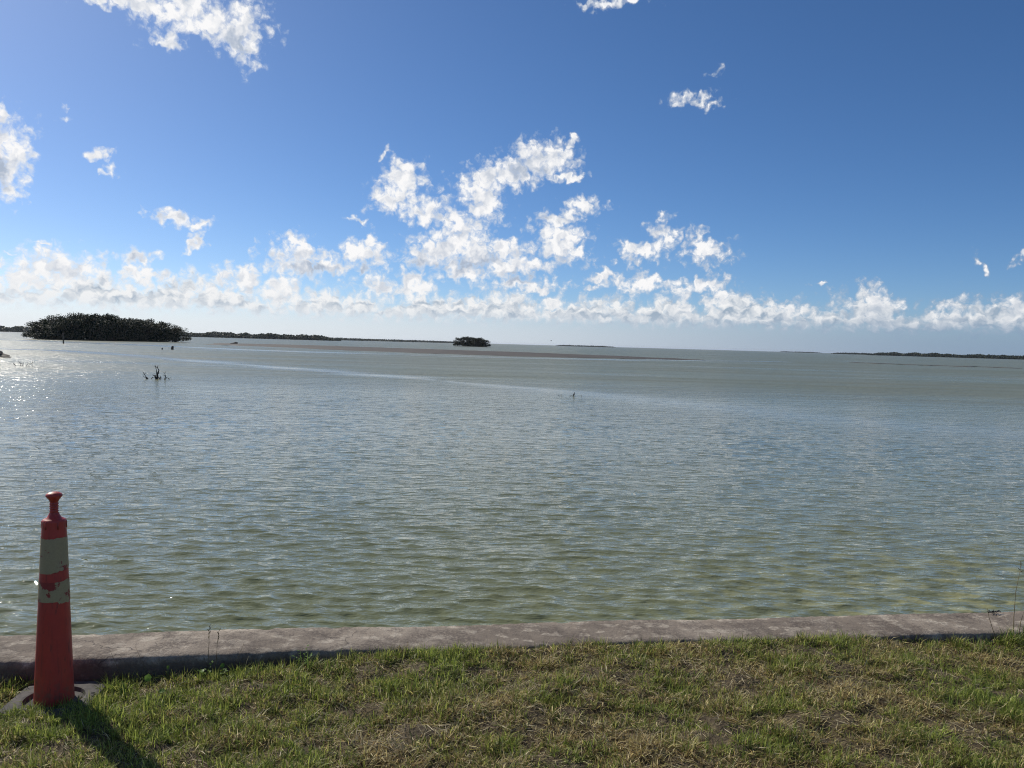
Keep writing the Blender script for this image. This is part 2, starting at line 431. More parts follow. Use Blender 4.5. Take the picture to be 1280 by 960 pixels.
M = {
    'water': mat_water(), 'concrete': mat_concrete(), 'soil': mat_soil(),
    'grass': mat_leaf('grass_blades', 0.48, 0.5, 0.3),
    'leaf': mat_leaf('mangrove_leaves', 0.12, 0.6, 0.2),
    'weed': mat_leaf('weed_leaf', 0.4, 0.5, 0.3, ((0.10, 0.20, 0.03), (0.17, 0.27, 0.05), 30.0)),
    'stalk': mat_leaf('dry_stalk', 0.15, 0.7, 0.1, ((0.12, 0.09, 0.05), (0.24, 0.19, 0.10), 25.0)),
    'straw': mat_leaf('straw', 0.2, 0.7, 0.1, ((0.38, 0.31, 0.17), (0.52, 0.45, 0.27), 25.0)),
    'bark': mat_plain('mangrove_bark', (0.045, 0.040, 0.034), (0.10, 0.088, 0.072), 3.0, 0.9, 0.02, 0.1),
    'wood': mat_plain('wet_dead_wood', (0.020, 0.018, 0.016), (0.055, 0.047, 0.040), 6.0, 0.7, 0.01),
    'post': mat_plain('weathered_post', (0.07, 0.06, 0.05), (0.15, 0.13, 0.11), 5.0, 0.85, 0.01, 0.2),
    'rock': mat_plain('dark_rock', (0.012, 0.011, 0.011), (0.032, 0.030, 0.028), 2.0, 0.75, 0.06),
    'mud': mat_plain('tidal_mud', (0.052, 0.045, 0.036), (0.092, 0.081, 0.066), 0.06, 0.75, 0.05, 0.3),
    'islet': mat_plain('islet_peat', (0.030, 0.026, 0.022), (0.06, 0.052, 0.043), 0.3, 0.9, 0.03, 0.1),
    'bird': mat_plain('dark_plumage', (0.012, 0.012, 0.014), (0.035, 0.032, 0.03), 30.0, 0.6, 0.0, 0.3),
    'cone': mat_cone(),
    'band_a': mat_band(1.3, 0.55, 0.59), 'band_b': mat_band(4.6, 0.45, 0.49),
    'rubber': mat_plain('dusty_black_rubber', (0.035, 0.034, 0.033), (0.105, 0.10, 0.095), 14.0, 0.85, 0.006, 0.3),
    'rubber_dark': mat_plain('black_rubber', (0.018, 0.018, 0.018), (0.05, 0.048, 0.046), 14.0, 0.8, 0.003, 0.3),
}

# ================================================================ water
ZW = -0.55          # water level; the top of the sea wall is z = 0
def polyline_dist(x, y, pts):
    d = np.full(x.shape, 1e9)
    for (x0, y0), (x1, y1) in zip(pts[:-1], pts[1:]):
        dx, dy = x1 - x0, y1 - y0
        s = np.clip(((x - x0) * dx + (y - y0) * dy) / (dx * dx + dy * dy), 0, 1)
        d = np.minimum(d, np.hypot(x - x0 - s * dx, y - y0 - s * dy))
    return d

SLICK = [(-160, 120), (-110, 108), (-60.6, 94.5), (-53.8, 94.3), (-40.3, 83.8), (-28.1, 70.1), (-20.1, 62.7), (-13.7, 56.8), (-8.1, 50.7),
         (-5.3, 47.8), (0, 41.7), (3.1, 39), (7.2, 32.7), (10.2, 28.1), (13.9, 24.6), (18, 21.5), (26, 17), (40, 12)]
SLICK2 = [(-240, 190), (-117, 182.5), (-100, 176), (-59.7, 148.8), (-42.8, 135), (-29.1, 131.7), (-15.3, 128), (-0.1, 131), (16.1, 138), (36, 158), (60, 175)]

def build_water():
    rs = [3.6]
    while rs[-1] < 46.0:
        r = rs[-1]
        rs.append(r + min(max(0.00050 * r * r, 0.016), 0.08))
    while rs[-1] < 11500:
        rs.append(rs[-1] * 1.03 + 0.05)
    rs = np.array(rs)
    a_mid = np.radians(np.linspace(-43, 43, 600))
    a_l = np.radians(np.linspace(-110, -43.6, 36)); a_r = np.radians(np.linspace(43.6, 110, 36))
    an = np.concatenate([a_l, a_mid, a_r])
    RR, AA = np.meshgrid(rs, an, indexing='ij')
    X, Y = RR * np.sin(AA), RR * np.cos(AA)
    dr = np.gradient(rs)[:, None] * np.ones_like(X)
    dx_, dy_, dz_ = np.zeros_like(X), np.zeros_like(X), np.zeros_like(X)
    calm = np.zeros_like(X)
    nz = WaveNoise(3, 9.0)(X * 0.4, Y)
    d1 = polyline_dist(X, Y, SLICK)
    width = 0.7 + 0.035 * np.clip(60 - Y, 0, 60) + 0.012 * Y
    calm = np.maximum(calm, np.exp(-(d1 / (width * (1 + 0.35 * nz) + 0.1)) ** 2))
    calm *= np.interp(X, [-30, 0, 9, 20], [1, 0.9, 0.6, 0.4])
    d2 = polyline_dist(X, Y, SLICK2)
    calm = np.maximum(calm, np.exp(-(d2 / (3.2 * np.clip(1 + 0.4 * nz, 0.2, 3))) ** 2))
    r_ = np.random.default_rng(11)
    n = 96
    lam = np.exp(r_.uniform(math.log(0.075), math.log(1.0), n))
    ang = R(-90 - 7) + r_.normal(0, 0.30, n) + np.where(r_.random(n) < 0.22, r_.normal(0, 0.7, n), 0)
    k = 2 * np.pi / lam
    slope = np.exp(-(np.log(lam / 0.185) / 0.78) ** 2)
    slope *= 0.20 / math.sqrt((slope ** 2).sum() / 2)
    amp = slope / k
    ph = r_.uniform(0, 2 * np.pi, n)
    near = rs < 60
    xs, ys, drs = X[near], Y[near], dr[near]
    gust = 0.95 + 0.15 * WaveNoise(5, 5.0)(xs, ys).clip(-1.5, 1.5) / 1.5
    gust *= 1 - 0.6 * calm[near]
    for i in range(n):
        cx_, sy_ = math.cos(ang[i]), math.sin(ang[i])
        th = k[i] * (xs * cx_ + ys * sy_) + ph[i]
        fade = np.clip((lam[i] / drs - 2.5) / 2.5, 0, 1) * np.clip((50 - rs[near][:, None]) / 30, 0, 1) * gust
        s_, c_ = np.sin(th), np.cos(th)
        dz_[near] += fade * amp[i] * s_
        q = 1.3 * amp[i]
        dx_[near] -= fade * -q * cx_ * c_
        dy_[near] -= fade * -q * sy_ * c_
    co = np.stack([X + dx_, Y + dy_, ZW + dz_], -1).reshape(-1, 3)
    nr, na = X.shape
    idx = np.arange(nr * na).reshape(nr, na)
    quads = np.stack([idx[:-1, :-1], idx[:-1, 1:], idx[1:, 1:], idx[1:, :-1]], -1).reshape(-1, 4)
    quads = quads[:, ::-1]
    o = fast_mesh('water', co, [quads], M['water'], smooth=True)
    me = o.data
    for nm, arr in (('calm', calm), ('far', np.clip((RR - 19) / 34, 0, 1))):
        at = me.attributes.new(nm, 'FLOAT', 'POINT')
        at.data.foreach_set('value', arr.astype(np.float32).ravel())
    tag(o, 'murky green choppy bay water running out to the horizon', 'water', kind='structure')
build_water()

# ================================================================ sea wall (frame: u along the wall, d towards the lawn)
TH = R(8.5)
U = np.array([math.cos(TH), math.sin(TH)]); N = np.array([math.sin(TH), -math.cos(TH)])     # N points to the lawn
O0 = np.array([0.0, 4.42])
def ud(u, d):
    p = O0 + U * u + N * d
    return p[0], p[1]

def build_wall():
    root = empty('seawall', (O0[0], O0[1], 0), TH)
    tag(root, 'low weathered concrete sea wall with flat stained top between lawn and water', 'sea wall')
    joints = [-30, -22, -14, -8, -4.6, 4.6, 8, 14, 22, 30]
    e1, e2, e3 = WaveNoise(21, 0.35), WaveNoise(22, 0.06), WaveNoise(23, 1.2)
    for a, b in zip(joints[:-1], joints[1:]):
        near = abs(a + b) / 2 < 6.5
        step = 0.02 if near else 0.25
        n = max(int((b - a) / step), 2)
        us = np.linspace(a + 0.0004, b - 0.0004, n)
        # cross-section, local y: 0 on the lawn side, +0.385 on the sea side
        prof = [(0.0, -0.34), (0.0, -0.10), (-0.004, -0.03), (0.004, -0.008), (0.016, 0.0), (0.07, 0.001), (0.13, 0.002), (0.19, 0.003),
                (0.25, 0.002), (0.31, 0.001), (0.362, 0.0), (0.380, -0.010), (0.386, -0.03), (0.385, -0.34)]
        P = np.array(prof)
        vs = []
        for u in us:
            vs.append([(u, y, z) for y, z in P])
        V = np.array(vs)
        pid = np.arange(len(P))
        edge = np.where((pid >= 2) & (pid <= 4), 1.0, np.where((pid >= 10) & (pid <= 12), 1.0, 0.25))
        wob = e1(V[..., 0], pid[None, :] * 0.03) * 0.5 + e2(V[..., 0], pid[None, :] * 0.05) * 0.45
        V[..., 1] += wob * 0.0035 * edge + 0.003 * e3(V[..., 0], 0 * V[..., 0])
        V[..., 2] += (e2(V[..., 0] + 5, V[..., 1] * 3) * 0.0012 + e3(V[..., 0], V[..., 1]) * 0.002) * np.where(pid > 1, 1, 0)
        chip = np.clip(e1(V[..., 0] * 1.0 + 3, 0 * V[..., 0]) - 1.4, 0, 1)
        V[..., 2] -= chip * 0.016 * edge * np.where((pid >= 2) & (pid <= 12), 1, 0)
        nr, na = V.shape[:2]
        idx = np.arange(nr * na).reshape(nr, na)
        q = np.stack([idx[:-1, :-1], idx[1:, :-1], idx[1:, 1:], idx[:-1, 1:]], -1).reshape(-1, 4)
        caps = np.stack([idx[0], idx[-1][::-1]])
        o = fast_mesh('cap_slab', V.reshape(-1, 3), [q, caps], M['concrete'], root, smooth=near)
    v = [(-30, 0.05, -2.0), (30, 0.05, -2.0), (30, 0.33, -2.0), (-30, 0.33, -2.0), (-30, 0.05, -0.33), (30, 0.05, -0.33), (30, 0.33, -0.33), (-30, 0.33, -0.33)]
    f = [(0, 1, 5, 4), (1, 2, 6, 5), (2, 3, 7, 6), (3, 0, 4, 7), (4, 5, 6, 7), (3, 2, 1, 0)]
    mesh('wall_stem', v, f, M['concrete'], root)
build_wall()

# ================================================================ lawn
g1, g2, g3 = WaveNoise(31, 1.1), WaveNoise(32, 0.28), WaveNoise(33, 0.10)
def ground_z(u, d):
    u = np.asarray(u, float); d = np.asarray(d, float)
    edge = np.interp(u, [-4, -2.4, -1.9, -1.3, -0.9, -0.5, 0.2, 1.8, 2.3, 2.9, 3.4, 5], [-0.115, -0.115, -0.11, -0.085, -0.050, -0.022, -0.012, -0.010, -0.028, -0.058, -0.045, -0.05])
    far = np.clip((d - 0.15) / 1.6, 0, 1)
    base = edge * (1 - far) + (-0.02) * far
    plate = np.exp(-(((u + 2.27) / 0.42) ** 4 + ((d - 0.10) / 0.34) ** 4))          # hollow where the cone stands
    return base * (1 - plate) + -0.118 * plate + (0.010 * g1(u, d) + 0.008 * g2(u, d)) * (1 - plate) * np.clip(d / 0.15, 0.3, 1)

def build_lawn():
    us = np.concatenate([np.linspace(-30, -6.2, 40), np.linspace(-6, 6, 300), np.linspace(6.2, 30, 40)])
    ds = np.concatenate([np.linspace(-0.006, 3.2, 90), np.linspace(3.4, 60, 60)])
    UU, DD = np.meshgrid(us, ds, indexing='ij')
    z = ground_z(UU, DD) + 0.004 * g3(UU, DD) * (DD < 3.2)
    X = O0[0] + U[0] * UU + N[0] * DD; Y = O0[1] + U[1] * UU + N[1] * DD
    idx = np.arange(UU.size).reshape(UU.shape)
    q = np.stack([idx[:-1, :-1], idx[:-1, 1:], idx[1:, 1:], idx[1:, :-1]], -1).reshape(-1, 4)
    o = fast_mesh('lawn', np.stack([X, Y, z], -1).reshape(-1, 3), [q], M['soil'], smooth=True)
    tag(o, 'soil of the rough lawn running up to the sea wall', 'ground', kind='structure')
build_lawn()

p_dry, p_dry2, p_thick, p_green = WaveNoise(41, 0.75), WaveNoise(42, 0.22), WaveNoise(43, 0.35), WaveNoise(44, 1.6)
def dryness(u, d):
    """0 green .. 1 straw: drier in the middle and right of the lawn, greener by the cone and along the wall."""
    u = np.asarray(u, float); d = np.asarray(d, float)
    b = np.interp(u, [-3, -1.6, -0.9, 0.2, 1.4, 2.3, 3.5], [0.14, 0.24, 0.44, 0.60, 0.64, 0.46, 0.40])
    b = b - 0.20 * np.exp(-d / 0.10)
    return np.clip(b + 0.20 * p_dry(u, d) + 0.14 * p_dry2(u, d), 0, 1)

def make_blades(name, bu, bd, L, W, head, lean, curl, col, label, lift=0.0):
    """One mesh of many curved grass blades rooted at (bu, bd)."""
    n = len(bu)
    bx = O0[0] + U[0] * bu + N[0] * bd; by = O0[1] + U[1] * bu + N[1] * bd
    bz = ground_z(bu, bd) - 0.004 + lift
    hx, hy = np.cos(head), np.sin(head)
    px, py = -hy, hx
    tw = RNG.normal(0, 0.5, n)
    co = np.zeros((n, 5, 3), np.float32)
    x = np.zeros(n); z = np.zeros(n); a = lean.copy()
    prev = 0.0
    for j, (t_, w_) in enumerate(((0.0, 0.85), (0.52, 0.95), (1.0, 0.0))):
        seg = (t_ - prev) * L; prev = t_
        if j:
            x += np.sin(a) * seg; z += np.cos(a) * seg
            a = a + curl * 1.5
        zz = np.maximum(bz + z, bz + 0.003)
        cx_, cy_ = bx + hx * x, by + hy * x
        sx = px * np.cos(tw) * W * w_ * 0.5; sy = py * np.cos(tw) * W * w_ * 0.5; sz = np.sin(tw) * W * w_ * 0.5
        if j < 2:
            co[:, 2 * j] = np.stack([cx_ - sx, cy_ - sy, zz - sz], -1)
            co[:, 2 * j + 1] = np.stack([cx_ + sx, cy_ + sy, zz + sz], -1)
        else:
            co[:, 4] = np.stack([cx_, cy_, zz], -1)
    b0 = (np.arange(n) * 5)[:, None]
    quads = b0 + np.array([[0, 1, 3, 2]])
    tris = b0 + np.array([[2, 3, 4]])
    colv = np.repeat(col[:, None, :], 5, 1)
    o = fast_mesh(name, co.reshape(-1, 3), [quads, tris], M['grass'], col=colv.reshape(-1, 3))
    tag(o, label, 'grass', kind='stuff')
    return o

def grass_colours(n, dry):
    g = np.array([[0.235, 0.305, 0.056], [0.315, 0.380, 0.078], [0.420, 0.445, 0.120], [0.130, 0.175, 0.040]])
    s = np.array([[0.58, 0.480, 0.220], [0.42, 0.320, 0.135], [0.68, 0.590, 0.340], [0.24, 0.170, 0.080], [0.46, 0.42, 0.15]])
    gi, si = RNG.integers(0, len(g), n), RNG.integers(0, len(s), n)
    isdry = RNG.random(n) < dry
    c = np.where(isdry[:, None], s[si], g[gi] * (1 - 0.35 * dry[:, None]) + np.array([0.12, 0.10, 0.03]) * 0.35 * dry[:, None])
    return c * RNG.uniform(0.55, 1.35, (n, 1)), isdry

def build_grass():
    # tufts: many in view, thinner further along the wall
    def tufts(n, u0, u1, d0, d1):
        return RNG.uniform(u0, u1, n), RNG.uniform(d0, d1, n)
    sets = [tufts(31000, -3.2, 4.2, 0.0, 1.75), tufts(7000, -7, 7.5, 0.0, 4.2)]
    tu = np.concatenate([s[0] for s in sets]); td = np.concatenate([s[1] for s in sets])
    thick = p_thick(tu, td)
    dry_t = dryness(tu, td)
    keep = RNG.random(len(tu)) < np.clip(0.92 + 0.30 * thick - 0.45 * np.clip(dry_t - 0.5, 0, 1), 0.22, 1)
    keep &= ~((np.abs(tu + 2.27) < 0.20) & (td < 0.31))                  # the cone's foot
    keep &= ~((tu < -0.95) & (td < 0.05) & (RNG.random(len(tu)) < 0.8))                   # shaded strip below the wall
    tu, td, thick, dry_t = tu[keep], td[keep], thick[keep], dry_t[keep]
    nb = RNG.integers(6, 12, len(tu))
    ti = np.repeat(np.arange(len(tu)), nb)
    n = len(ti)
    a = RNG.uniform(0, 2 * np.pi, n); r = np.abs(RNG.normal(0, 0.014, n))
    bu, bd = tu[ti] + r * np.cos(a), np.maximum(td[ti] + r * np.sin(a), 0.006)
    dry = np.clip(dry_t[ti], 0, 1)
    col, isdry = grass_colours(n, dry)
    size = np.repeat(RNG.lognormal(0, 0.34, len(tu)), nb) * (1 + 0.22 * thick[ti])
    L = RNG.uniform(0.018, 0.056, n) * size
    L *= np.where(bd < 0.10, 1.2, 1.0) * np.where(bu < -1.0, 1.12, 1.0)
    lim = 0.085
    L = np.minimum(L, lim)
    W = RNG.uniform(0.0024, 0.0050, n)
    lean = np.abs(RNG.normal(0.50, 0.45, n)) + np.where(isdry, RNG.uniform(0.1, 0.9, n), 0)
    lean = np.minimum(lean, 1.45)
    curl = RNG.normal(0.30, 0.25, n)
    head = a + RNG.normal(0, 0.6, n) + TH
    make_blades('lawn_grass', bu, bd, L, W, head, lean, curl, col, 'short rough grass, green and straw coloured, covering the lawn')
    # thatch lying on the soil
    m_ = 34000
    bu, bd = RNG.uniform(-3.4, 4.4, m_), RNG.uniform(0.0, 1.8, m_)
    dr_ = dryness(bu, bd)
    k = RNG.random(m_) < 0.25 + dr_
    k &= ~((np.abs(bu + 2.27) < 0.28) & (bd < 0.42))
    bu, bd = bu[k], bd[k]; n = len(bu)
    s = np.array([[0.52, 0.43, 0.23], [0.36, 0.28, 0.14], [0.68, 0.60, 0.39], [0.17, 0.12, 0.065]])
    col = s[RNG.integers(0, 4, n)] * RNG.uniform(0.7, 1.2, (n, 1))
    make_blades('dead_thatch', bu, bd, RNG.uniform(0.025, 0.085, n), RNG.uniform(0.0015, 0.0035, n), RNG.uniform(0, 2 * np.pi, n),
                np.minimum(RNG.normal(1.38, 0.16, n), 1.55), RNG.normal(0.05, 0.12, n), col, 'dead straw lying flat between the living grass', lift=0.010)
build_grass()

# ================================================================ tufts, weeds and stalks (each a plant of its own)
def tuft(u, d, n, L, spread, dryf, label, seed):
    r = np.random.default_rng(seed)
    verts, faces = [], []
    x0, y0 = ud(u, d); z0 = float(ground_z(u, d)) - 0.004
    cols = []
    for i in range(n):
        h = r.uniform(0, 2 * math.pi); l = L * r.uniform(0.55, 1.1); w = r.uniform(0.0025, 0.0048)
        le = abs(r.normal(spread, 0.28)); cu = r.normal(0.28, 0.2)
        bx, by = r.normal(0, 0.018, 2)
        px, py = -math.sin(h), math.cos(h)
        x = z = 0.0; base = len(verts)
        c = ((0.46, 0.39, 0.21) if r.random() < dryf else (0.18, 0.25, 0.055))
        for j, (t_, w_) in enumerate(((0, 0.8), (0.3, 1), (0.35, 0.6), (0.35, 0))):
            x += math.sin(le) * l * t_; z += math.cos(le) * l * t_
            if j: le = min(le + cu, 1.9)
            cx_, cy_ = bx + math.cos(h) * x, by + math.sin(h) * x
            zz = max(z, 0.004)
            if j < 3:
                verts += [(cx_ - px * w * w_ / 2, cy_ - py * w * w_ / 2, zz), (cx_ + px * w * w_ / 2, cy_ + py * w * w_ / 2, zz)]
            else: verts.append((cx_, cy_, zz))
        faces += [(base, base + 1, base + 3, base + 2), (base + 2, base + 3, base + 5, base + 4), (base + 4, base + 5, base + 6)]
        cols += [np.array(c) * r.uniform(0.75, 1.2)] * 7
    me = bpy.data.meshes.new('grass_tuft')
    me.from_pydata(verts, [], faces); me.update()
    at = me.color_attributes.new('col', 'FLOAT_COLOR', 'POINT')
    c4 = np.ones((len(verts), 4), np.float32); c4[:, :3] = np.array(cols)
    at.data.foreach_set('color', c4.ravel())
    o = link_mesh('grass_tuft', me, M['grass'])
    o.location = (x0, y0, z0)
    tag(o, label, 'grass tuft', 'taller tufts standing out of the lawn')
    return o

def stalk(name, u, d, z0, pts, rad, label, head=0, seed=0, mat='stalk', group='thin dry stalks growing along the sea wall', cat='weed'):
    r = random.Random(seed)
    x0, y0 = ud(u, d)
    root = empty(name, (x0, y0, z0), TH)
    v, f = [], []
    n = len(pts)
    tube(v, f, pts, [rad * (1 - 0.6 * i / (n - 1)) for i in range(n)], 5)
    mesh('stem', v, f, M[mat], root, True)
    if head:
        v, f = [], []
        tip, prev = Vector(pts[-1]), Vector(pts[-2])
        ax = (tip - prev).normalized()
        for i in range(head):
            q = tip - ax * (0.07 * i / head)
            dirv = (ax * 0.6 + Vector((r.uniform(-1, 1), r.uniform(-1, 1), r.uniform(-0.3, 0.8))) * 0.7).normalized()
            tube(v, f, [q, q + dirv * 0.010, q + dirv * 0.020], [0.0008, 0.0024, 0.0006], 4)
        mesh('seed_head', v, f, M[mat], root, True)
    tag(root, label, cat, group)
    return root

def round_weed(u, d, h, rad, label, seed, lean=(0, 0)):
    r = random.Random(seed)
    x0, y0 = ud(u, d); z0 = float(ground_z(u, d)) - 0.003
    root = empty('round_leaf_weed', (x0, y0, z0), r.uniform(0, 6))
    v, f = [], []
    top = Vector((lean[0], lean[1], h))
    tube(v, f, [(0, 0, 0), (lean[0] * 0.3, lean[1] * 0.3, h * 0.55), top], [0.0014, 0.0012, 0.001], 5)
    mesh('stem', v, f, M['weed'], root, True)
    tilt = Matrix.Rotation(r.uniform(0.7, 1.15), 3, 'X') if h > 0.05 else Matrix.Rotation(r.uniform(0.2, 0.6), 3, 'X')
    turn = Matrix.Rotation(-root.rotation_euler.z + r.uniform(-0.4, 0.4), 3, 'Z')
    v, f = [(top)], []
    for ring, rr in ((1, 0.5), (2, 1.0)):
        for k in range(14):
            a = 2 * math.pi * k / 14
            q = rad * rr * (1 + (0.06 * math.sin(5 * a + seed) if ring == 2 else 0))
            v.append(top + turn @ (tilt @ Vector((q * math.cos(a), q * math.sin(a), 0.12 * rad * rr * rr + 0.05 * rad * math.sin(3 * a)))))
    for k in range(14):
        k2 = (k + 1) % 14
        f.append((0, 1 + k, 1 + k2)); f.append((1 + k, 15 + k, 15 + k2, 1 + k2))
    mesh('leaf', v, f, M['weed'], root, True)
    tag(root, label, 'weed', 'round leaved weeds at the foot of the sea wall')
    return root

def leafy_weed(u, d, h, n, label, seed, mat='weed', name='leafy_weed', group='low weeds at the foot of the sea wall'):
    r = random.Random(seed)
    x0, y0 = ud(u, d); z0 = float(ground_z(u, d)) - 0.003
    root = empty(name, (x0, y0, z0), 0)
    sv, sf, lv, lf = [], [], [], []
    for i in range(n):
        a = r.uniform(0, 6.28); s = r.uniform(0.3, 1.0) * h
        p1 = Vector((math.cos(a) * s * 0.25, math.sin(a) * s * 0.25, s * 0.55)); p2 = Vector((math.cos(a) * s * 0.6, math.sin(a) * s * 0.6, s))
        tube(sv, sf, [(0, 0, 0), p1, p2], [0.0015, 0.0012, 0.0007], 4)
        for j in range(4):
            q = p1.lerp(p2, j / 3.0); b = a + r.uniform(-1.6, 1.6)
            dirv = Vector((math.cos(b), math.sin(b), r.uniform(0, 0.6))).normalized(); L = r.uniform(0.012, 0.024)
            side = dirv.cross(Vector((0, 0, 1))).normalized() * L * 0.27
            k = len(lv)
            lv += [q, q + dirv * L * 0.5 + side, q + dirv * L, q + dirv * L * 0.5 - side]
            lf.append((k, k + 1, k + 2, k + 3))
    mesh('stem', sv, sf, M['stalk' if mat == 'stalk' else 'weed'], root, True)
    mesh('leaves', lv, lf, M[mat], root)
    tag(root, label, 'weed', group)
    return root

def build_plants():
    # stalks by the right end of the wall
    zz = -0.05
    stalk('tall_grass_stalk', 3.17, 0.03, zz, [(0, 0, 0), (0.01, 0.02, 0.15), (0.03, 0.04, 0.30), (0.085, 0.07, 0.47)], 0.0026,
          'tallest thin dry grass stalk rising in front of the sea wall', 5, 1)
    stalk('tall_grass_stalk', 3.195, 0.035, zz, [(0, 0, 0), (0.03, 0.02, 0.12), (0.07, 0.03, 0.22), (0.14, 0.05, 0.34)], 0.0022,
          'thin dry stalk leaning right beside the tallest stalk', 4, 2)
    stalk('tall_grass_stalk', 3.22, 0.03, zz, [(0, 0, 0), (0.04, 0.02, 0.10), (0.09, 0.03, 0.20)], 0.0020,
          'short thin stalk leaning far out to the right of the tallest stalk', 0, 3)
    stalk('broken_grass_stalk', 3.06, 0.03, zz, [(0, 0, 0), (-0.025, 0.01, 0.07), (-0.05, 0.02, 0.15), (-0.062, 0.025, 0.205)], 0.0024,
          'short stalk leaning left with a snapped back tip', 0, 4)
    # stalks by the left end
    zl = -0.085
    stalk('seeding_stalk', -1.595, 0.03, zl, [(0, 0, 0), (0.004, 0.01, 0.08), (0.006, 0.015, 0.16), (0.006, 0.02, 0.235)], 0.0019,
          'upright reddish stalk with a sparse seed head by the left part of the wall', 7, 5)
    stalk('seeding_stalk', -1.555, 0.03, zl, [(0, 0, 0), (0.006, 0.01, 0.08), (0.008, 0.015, 0.15), (0.014, 0.02, 0.215)], 0.0018,
          'slightly shorter seeding stalk next to the upright reddish one', 6, 6)
    stalk('dry_stalk', -1.47, 0.03, zl, [(0, 0, 0), (0.03, 0.01, 0.07), (0.06, 0.015, 0.15)], 0.0014, 'thin stalk slanting right behind the two seeding stalks', 0, 7)
    stalk('dry_stalk', -2.02, 0.03, -0.1, [(0, 0, 0), (-0.03, 0.01, 0.07), (-0.065, 0.015, 0.15)], 0.0014, 'thin dark stalk slanting left, nearer the cone than its twin', 0, 8)
    stalk('dry_stalk', -1.89, 0.03, -0.1, [(0, 0, 0), (-0.03, 0.01, 0.08), (-0.07, 0.015, 0.165)], 0.0014, 'thin dark stalk slanting left, further from the cone than its twin', 0, 9)
    stalk('pale_straw', -1.40, 0.05, -0.08, [(0, 0, 0), (0.008, 0.005, 0.05), (0.02, 0.008, 0.085)], 0.0020, 'short pale straw standing against the dark wall face', 0, 10, 'straw')
    stalk('green_blade', -1.945, 0.28, -0.10, [(0, 0, 0), (0.001, 0.0, 0.04), (0.0, 0.0, 0.085)], 0.0032, 'stubby upright green blade beside the cone foot', 0, 11, 'weed', 'upright blades beside the cone')
    stalk('green_blade', -1.915, 0.30, -0.10, [(0, 0, 0), (-0.008, 0.0, 0.05), (-0.018, 0.0, 0.10)], 0.0032, 'taller upright green blade beside the cone foot', 0, 12, 'weed', 'upright blades beside the cone')
    stalk('bent_blade', -2.62, 0.12, -0.11, [(0, 0, 0), (0.015, 0.0, 0.05), (0.045, 0.0, 0.11)], 0.0022, 'bent straw blade left of the cone against the wall', 0, 13, 'straw')
    # weeds
    round_weed(-1.845, 0.19, 0.075, 0.017, 'largest round leaf held up against the dark wall face', 1)
    round_weed(-1.78, 0.07, 0.075, 0.009, 'small round leaf close to the wall, above the largest one', 2)
    round_weed(-1.51, 0.06, 0.065, 0.012, 'round leaf by the wall, below the seeding stalks on their right', 3)
    round_weed(-1.60, 0.12, 0.050, 0.012, 'round leaf by the wall just left of another under the seeding stalks', 4)
    round_weed(-1.74, 0.33, 0.040, 0.013, 'round leaf low in the grass, away from the wall', 5)
    leafy_weed(-1.60, 0.07, 0.075, 9, 'tangled leafy weed at the foot of the seeding stalks', 6)
    leafy_weed(-1.52, 0.08, 0.06, 7, 'small leafy weed by the wall beyond the seeding stalks', 7)
    leafy_weed(-1.10, 0.05, 0.10, 12, 'leafy weed where the lawn climbs to the top of the wall', 8)
    leafy_weed(-0.57, 0.03, 0.07, 12, 'dry brown weed sprawling on the edge of the wall top', 9, 'stalk', 'dry_weed')
    # tufts
    k = 0
    for (u, d, n, L, sp, dr_, lb) in [
        (-1.05, 0.10, 34, 0.11, 0.45, 0.15, 'green tuft leaning on the wall where its dark face ends'),
        (-0.95, 0.16, 30, 0.10, 0.5, 0.25, 'green tuft in front of the one leaning on the wall'),
        (1.45, 0.72, 40, 0.12, 0.75, 0.45, 'wide flattened tuft in the dry patch of the lawn'),
        (1.78, 0.92, 46, 0.13, 0.7, 0.55, 'big straw coloured tuft beside the bare hollow'),
        (2.10, 0.90, 40, 0.12, 0.7, 0.35, 'big greener tuft beside the bare hollow'),
        (0.95, 0.48, 34, 0.10, 0.8, 0.5, 'splayed tuft at the upper end of the dry patch'),
        (2.88, 0.10, 30, 0.09, 0.4, 0.4, 'pale tuft standing before the dark gap under the wall top'),
        (3.13, 0.06, 70, 0.14, 0.40, 0.2, 'dense tuft around the foot of the tallest stalk'),
        (3.25, 0.07, 70, 0.15, 0.40, 0.25, 'dense tuft right of the tallest stalk'),
        (-0.55, 0.62, 34, 0.09, 0.6, 0.2, 'green tuft in the middle of the lawn left of the dry turf'),
        (0.10, 0.85, 30, 0.08, 0.7, 0.5, 'dry tuft in the middle of the lawn'),
        (-1.30, 0.72, 34, 0.09, 0.6, 0.15, 'lush green tuft beside the shadow of the cone')]:
        k += 1
        tuft(u, d, n, L, sp, dr_, lb, 100 + k)
build_plants()

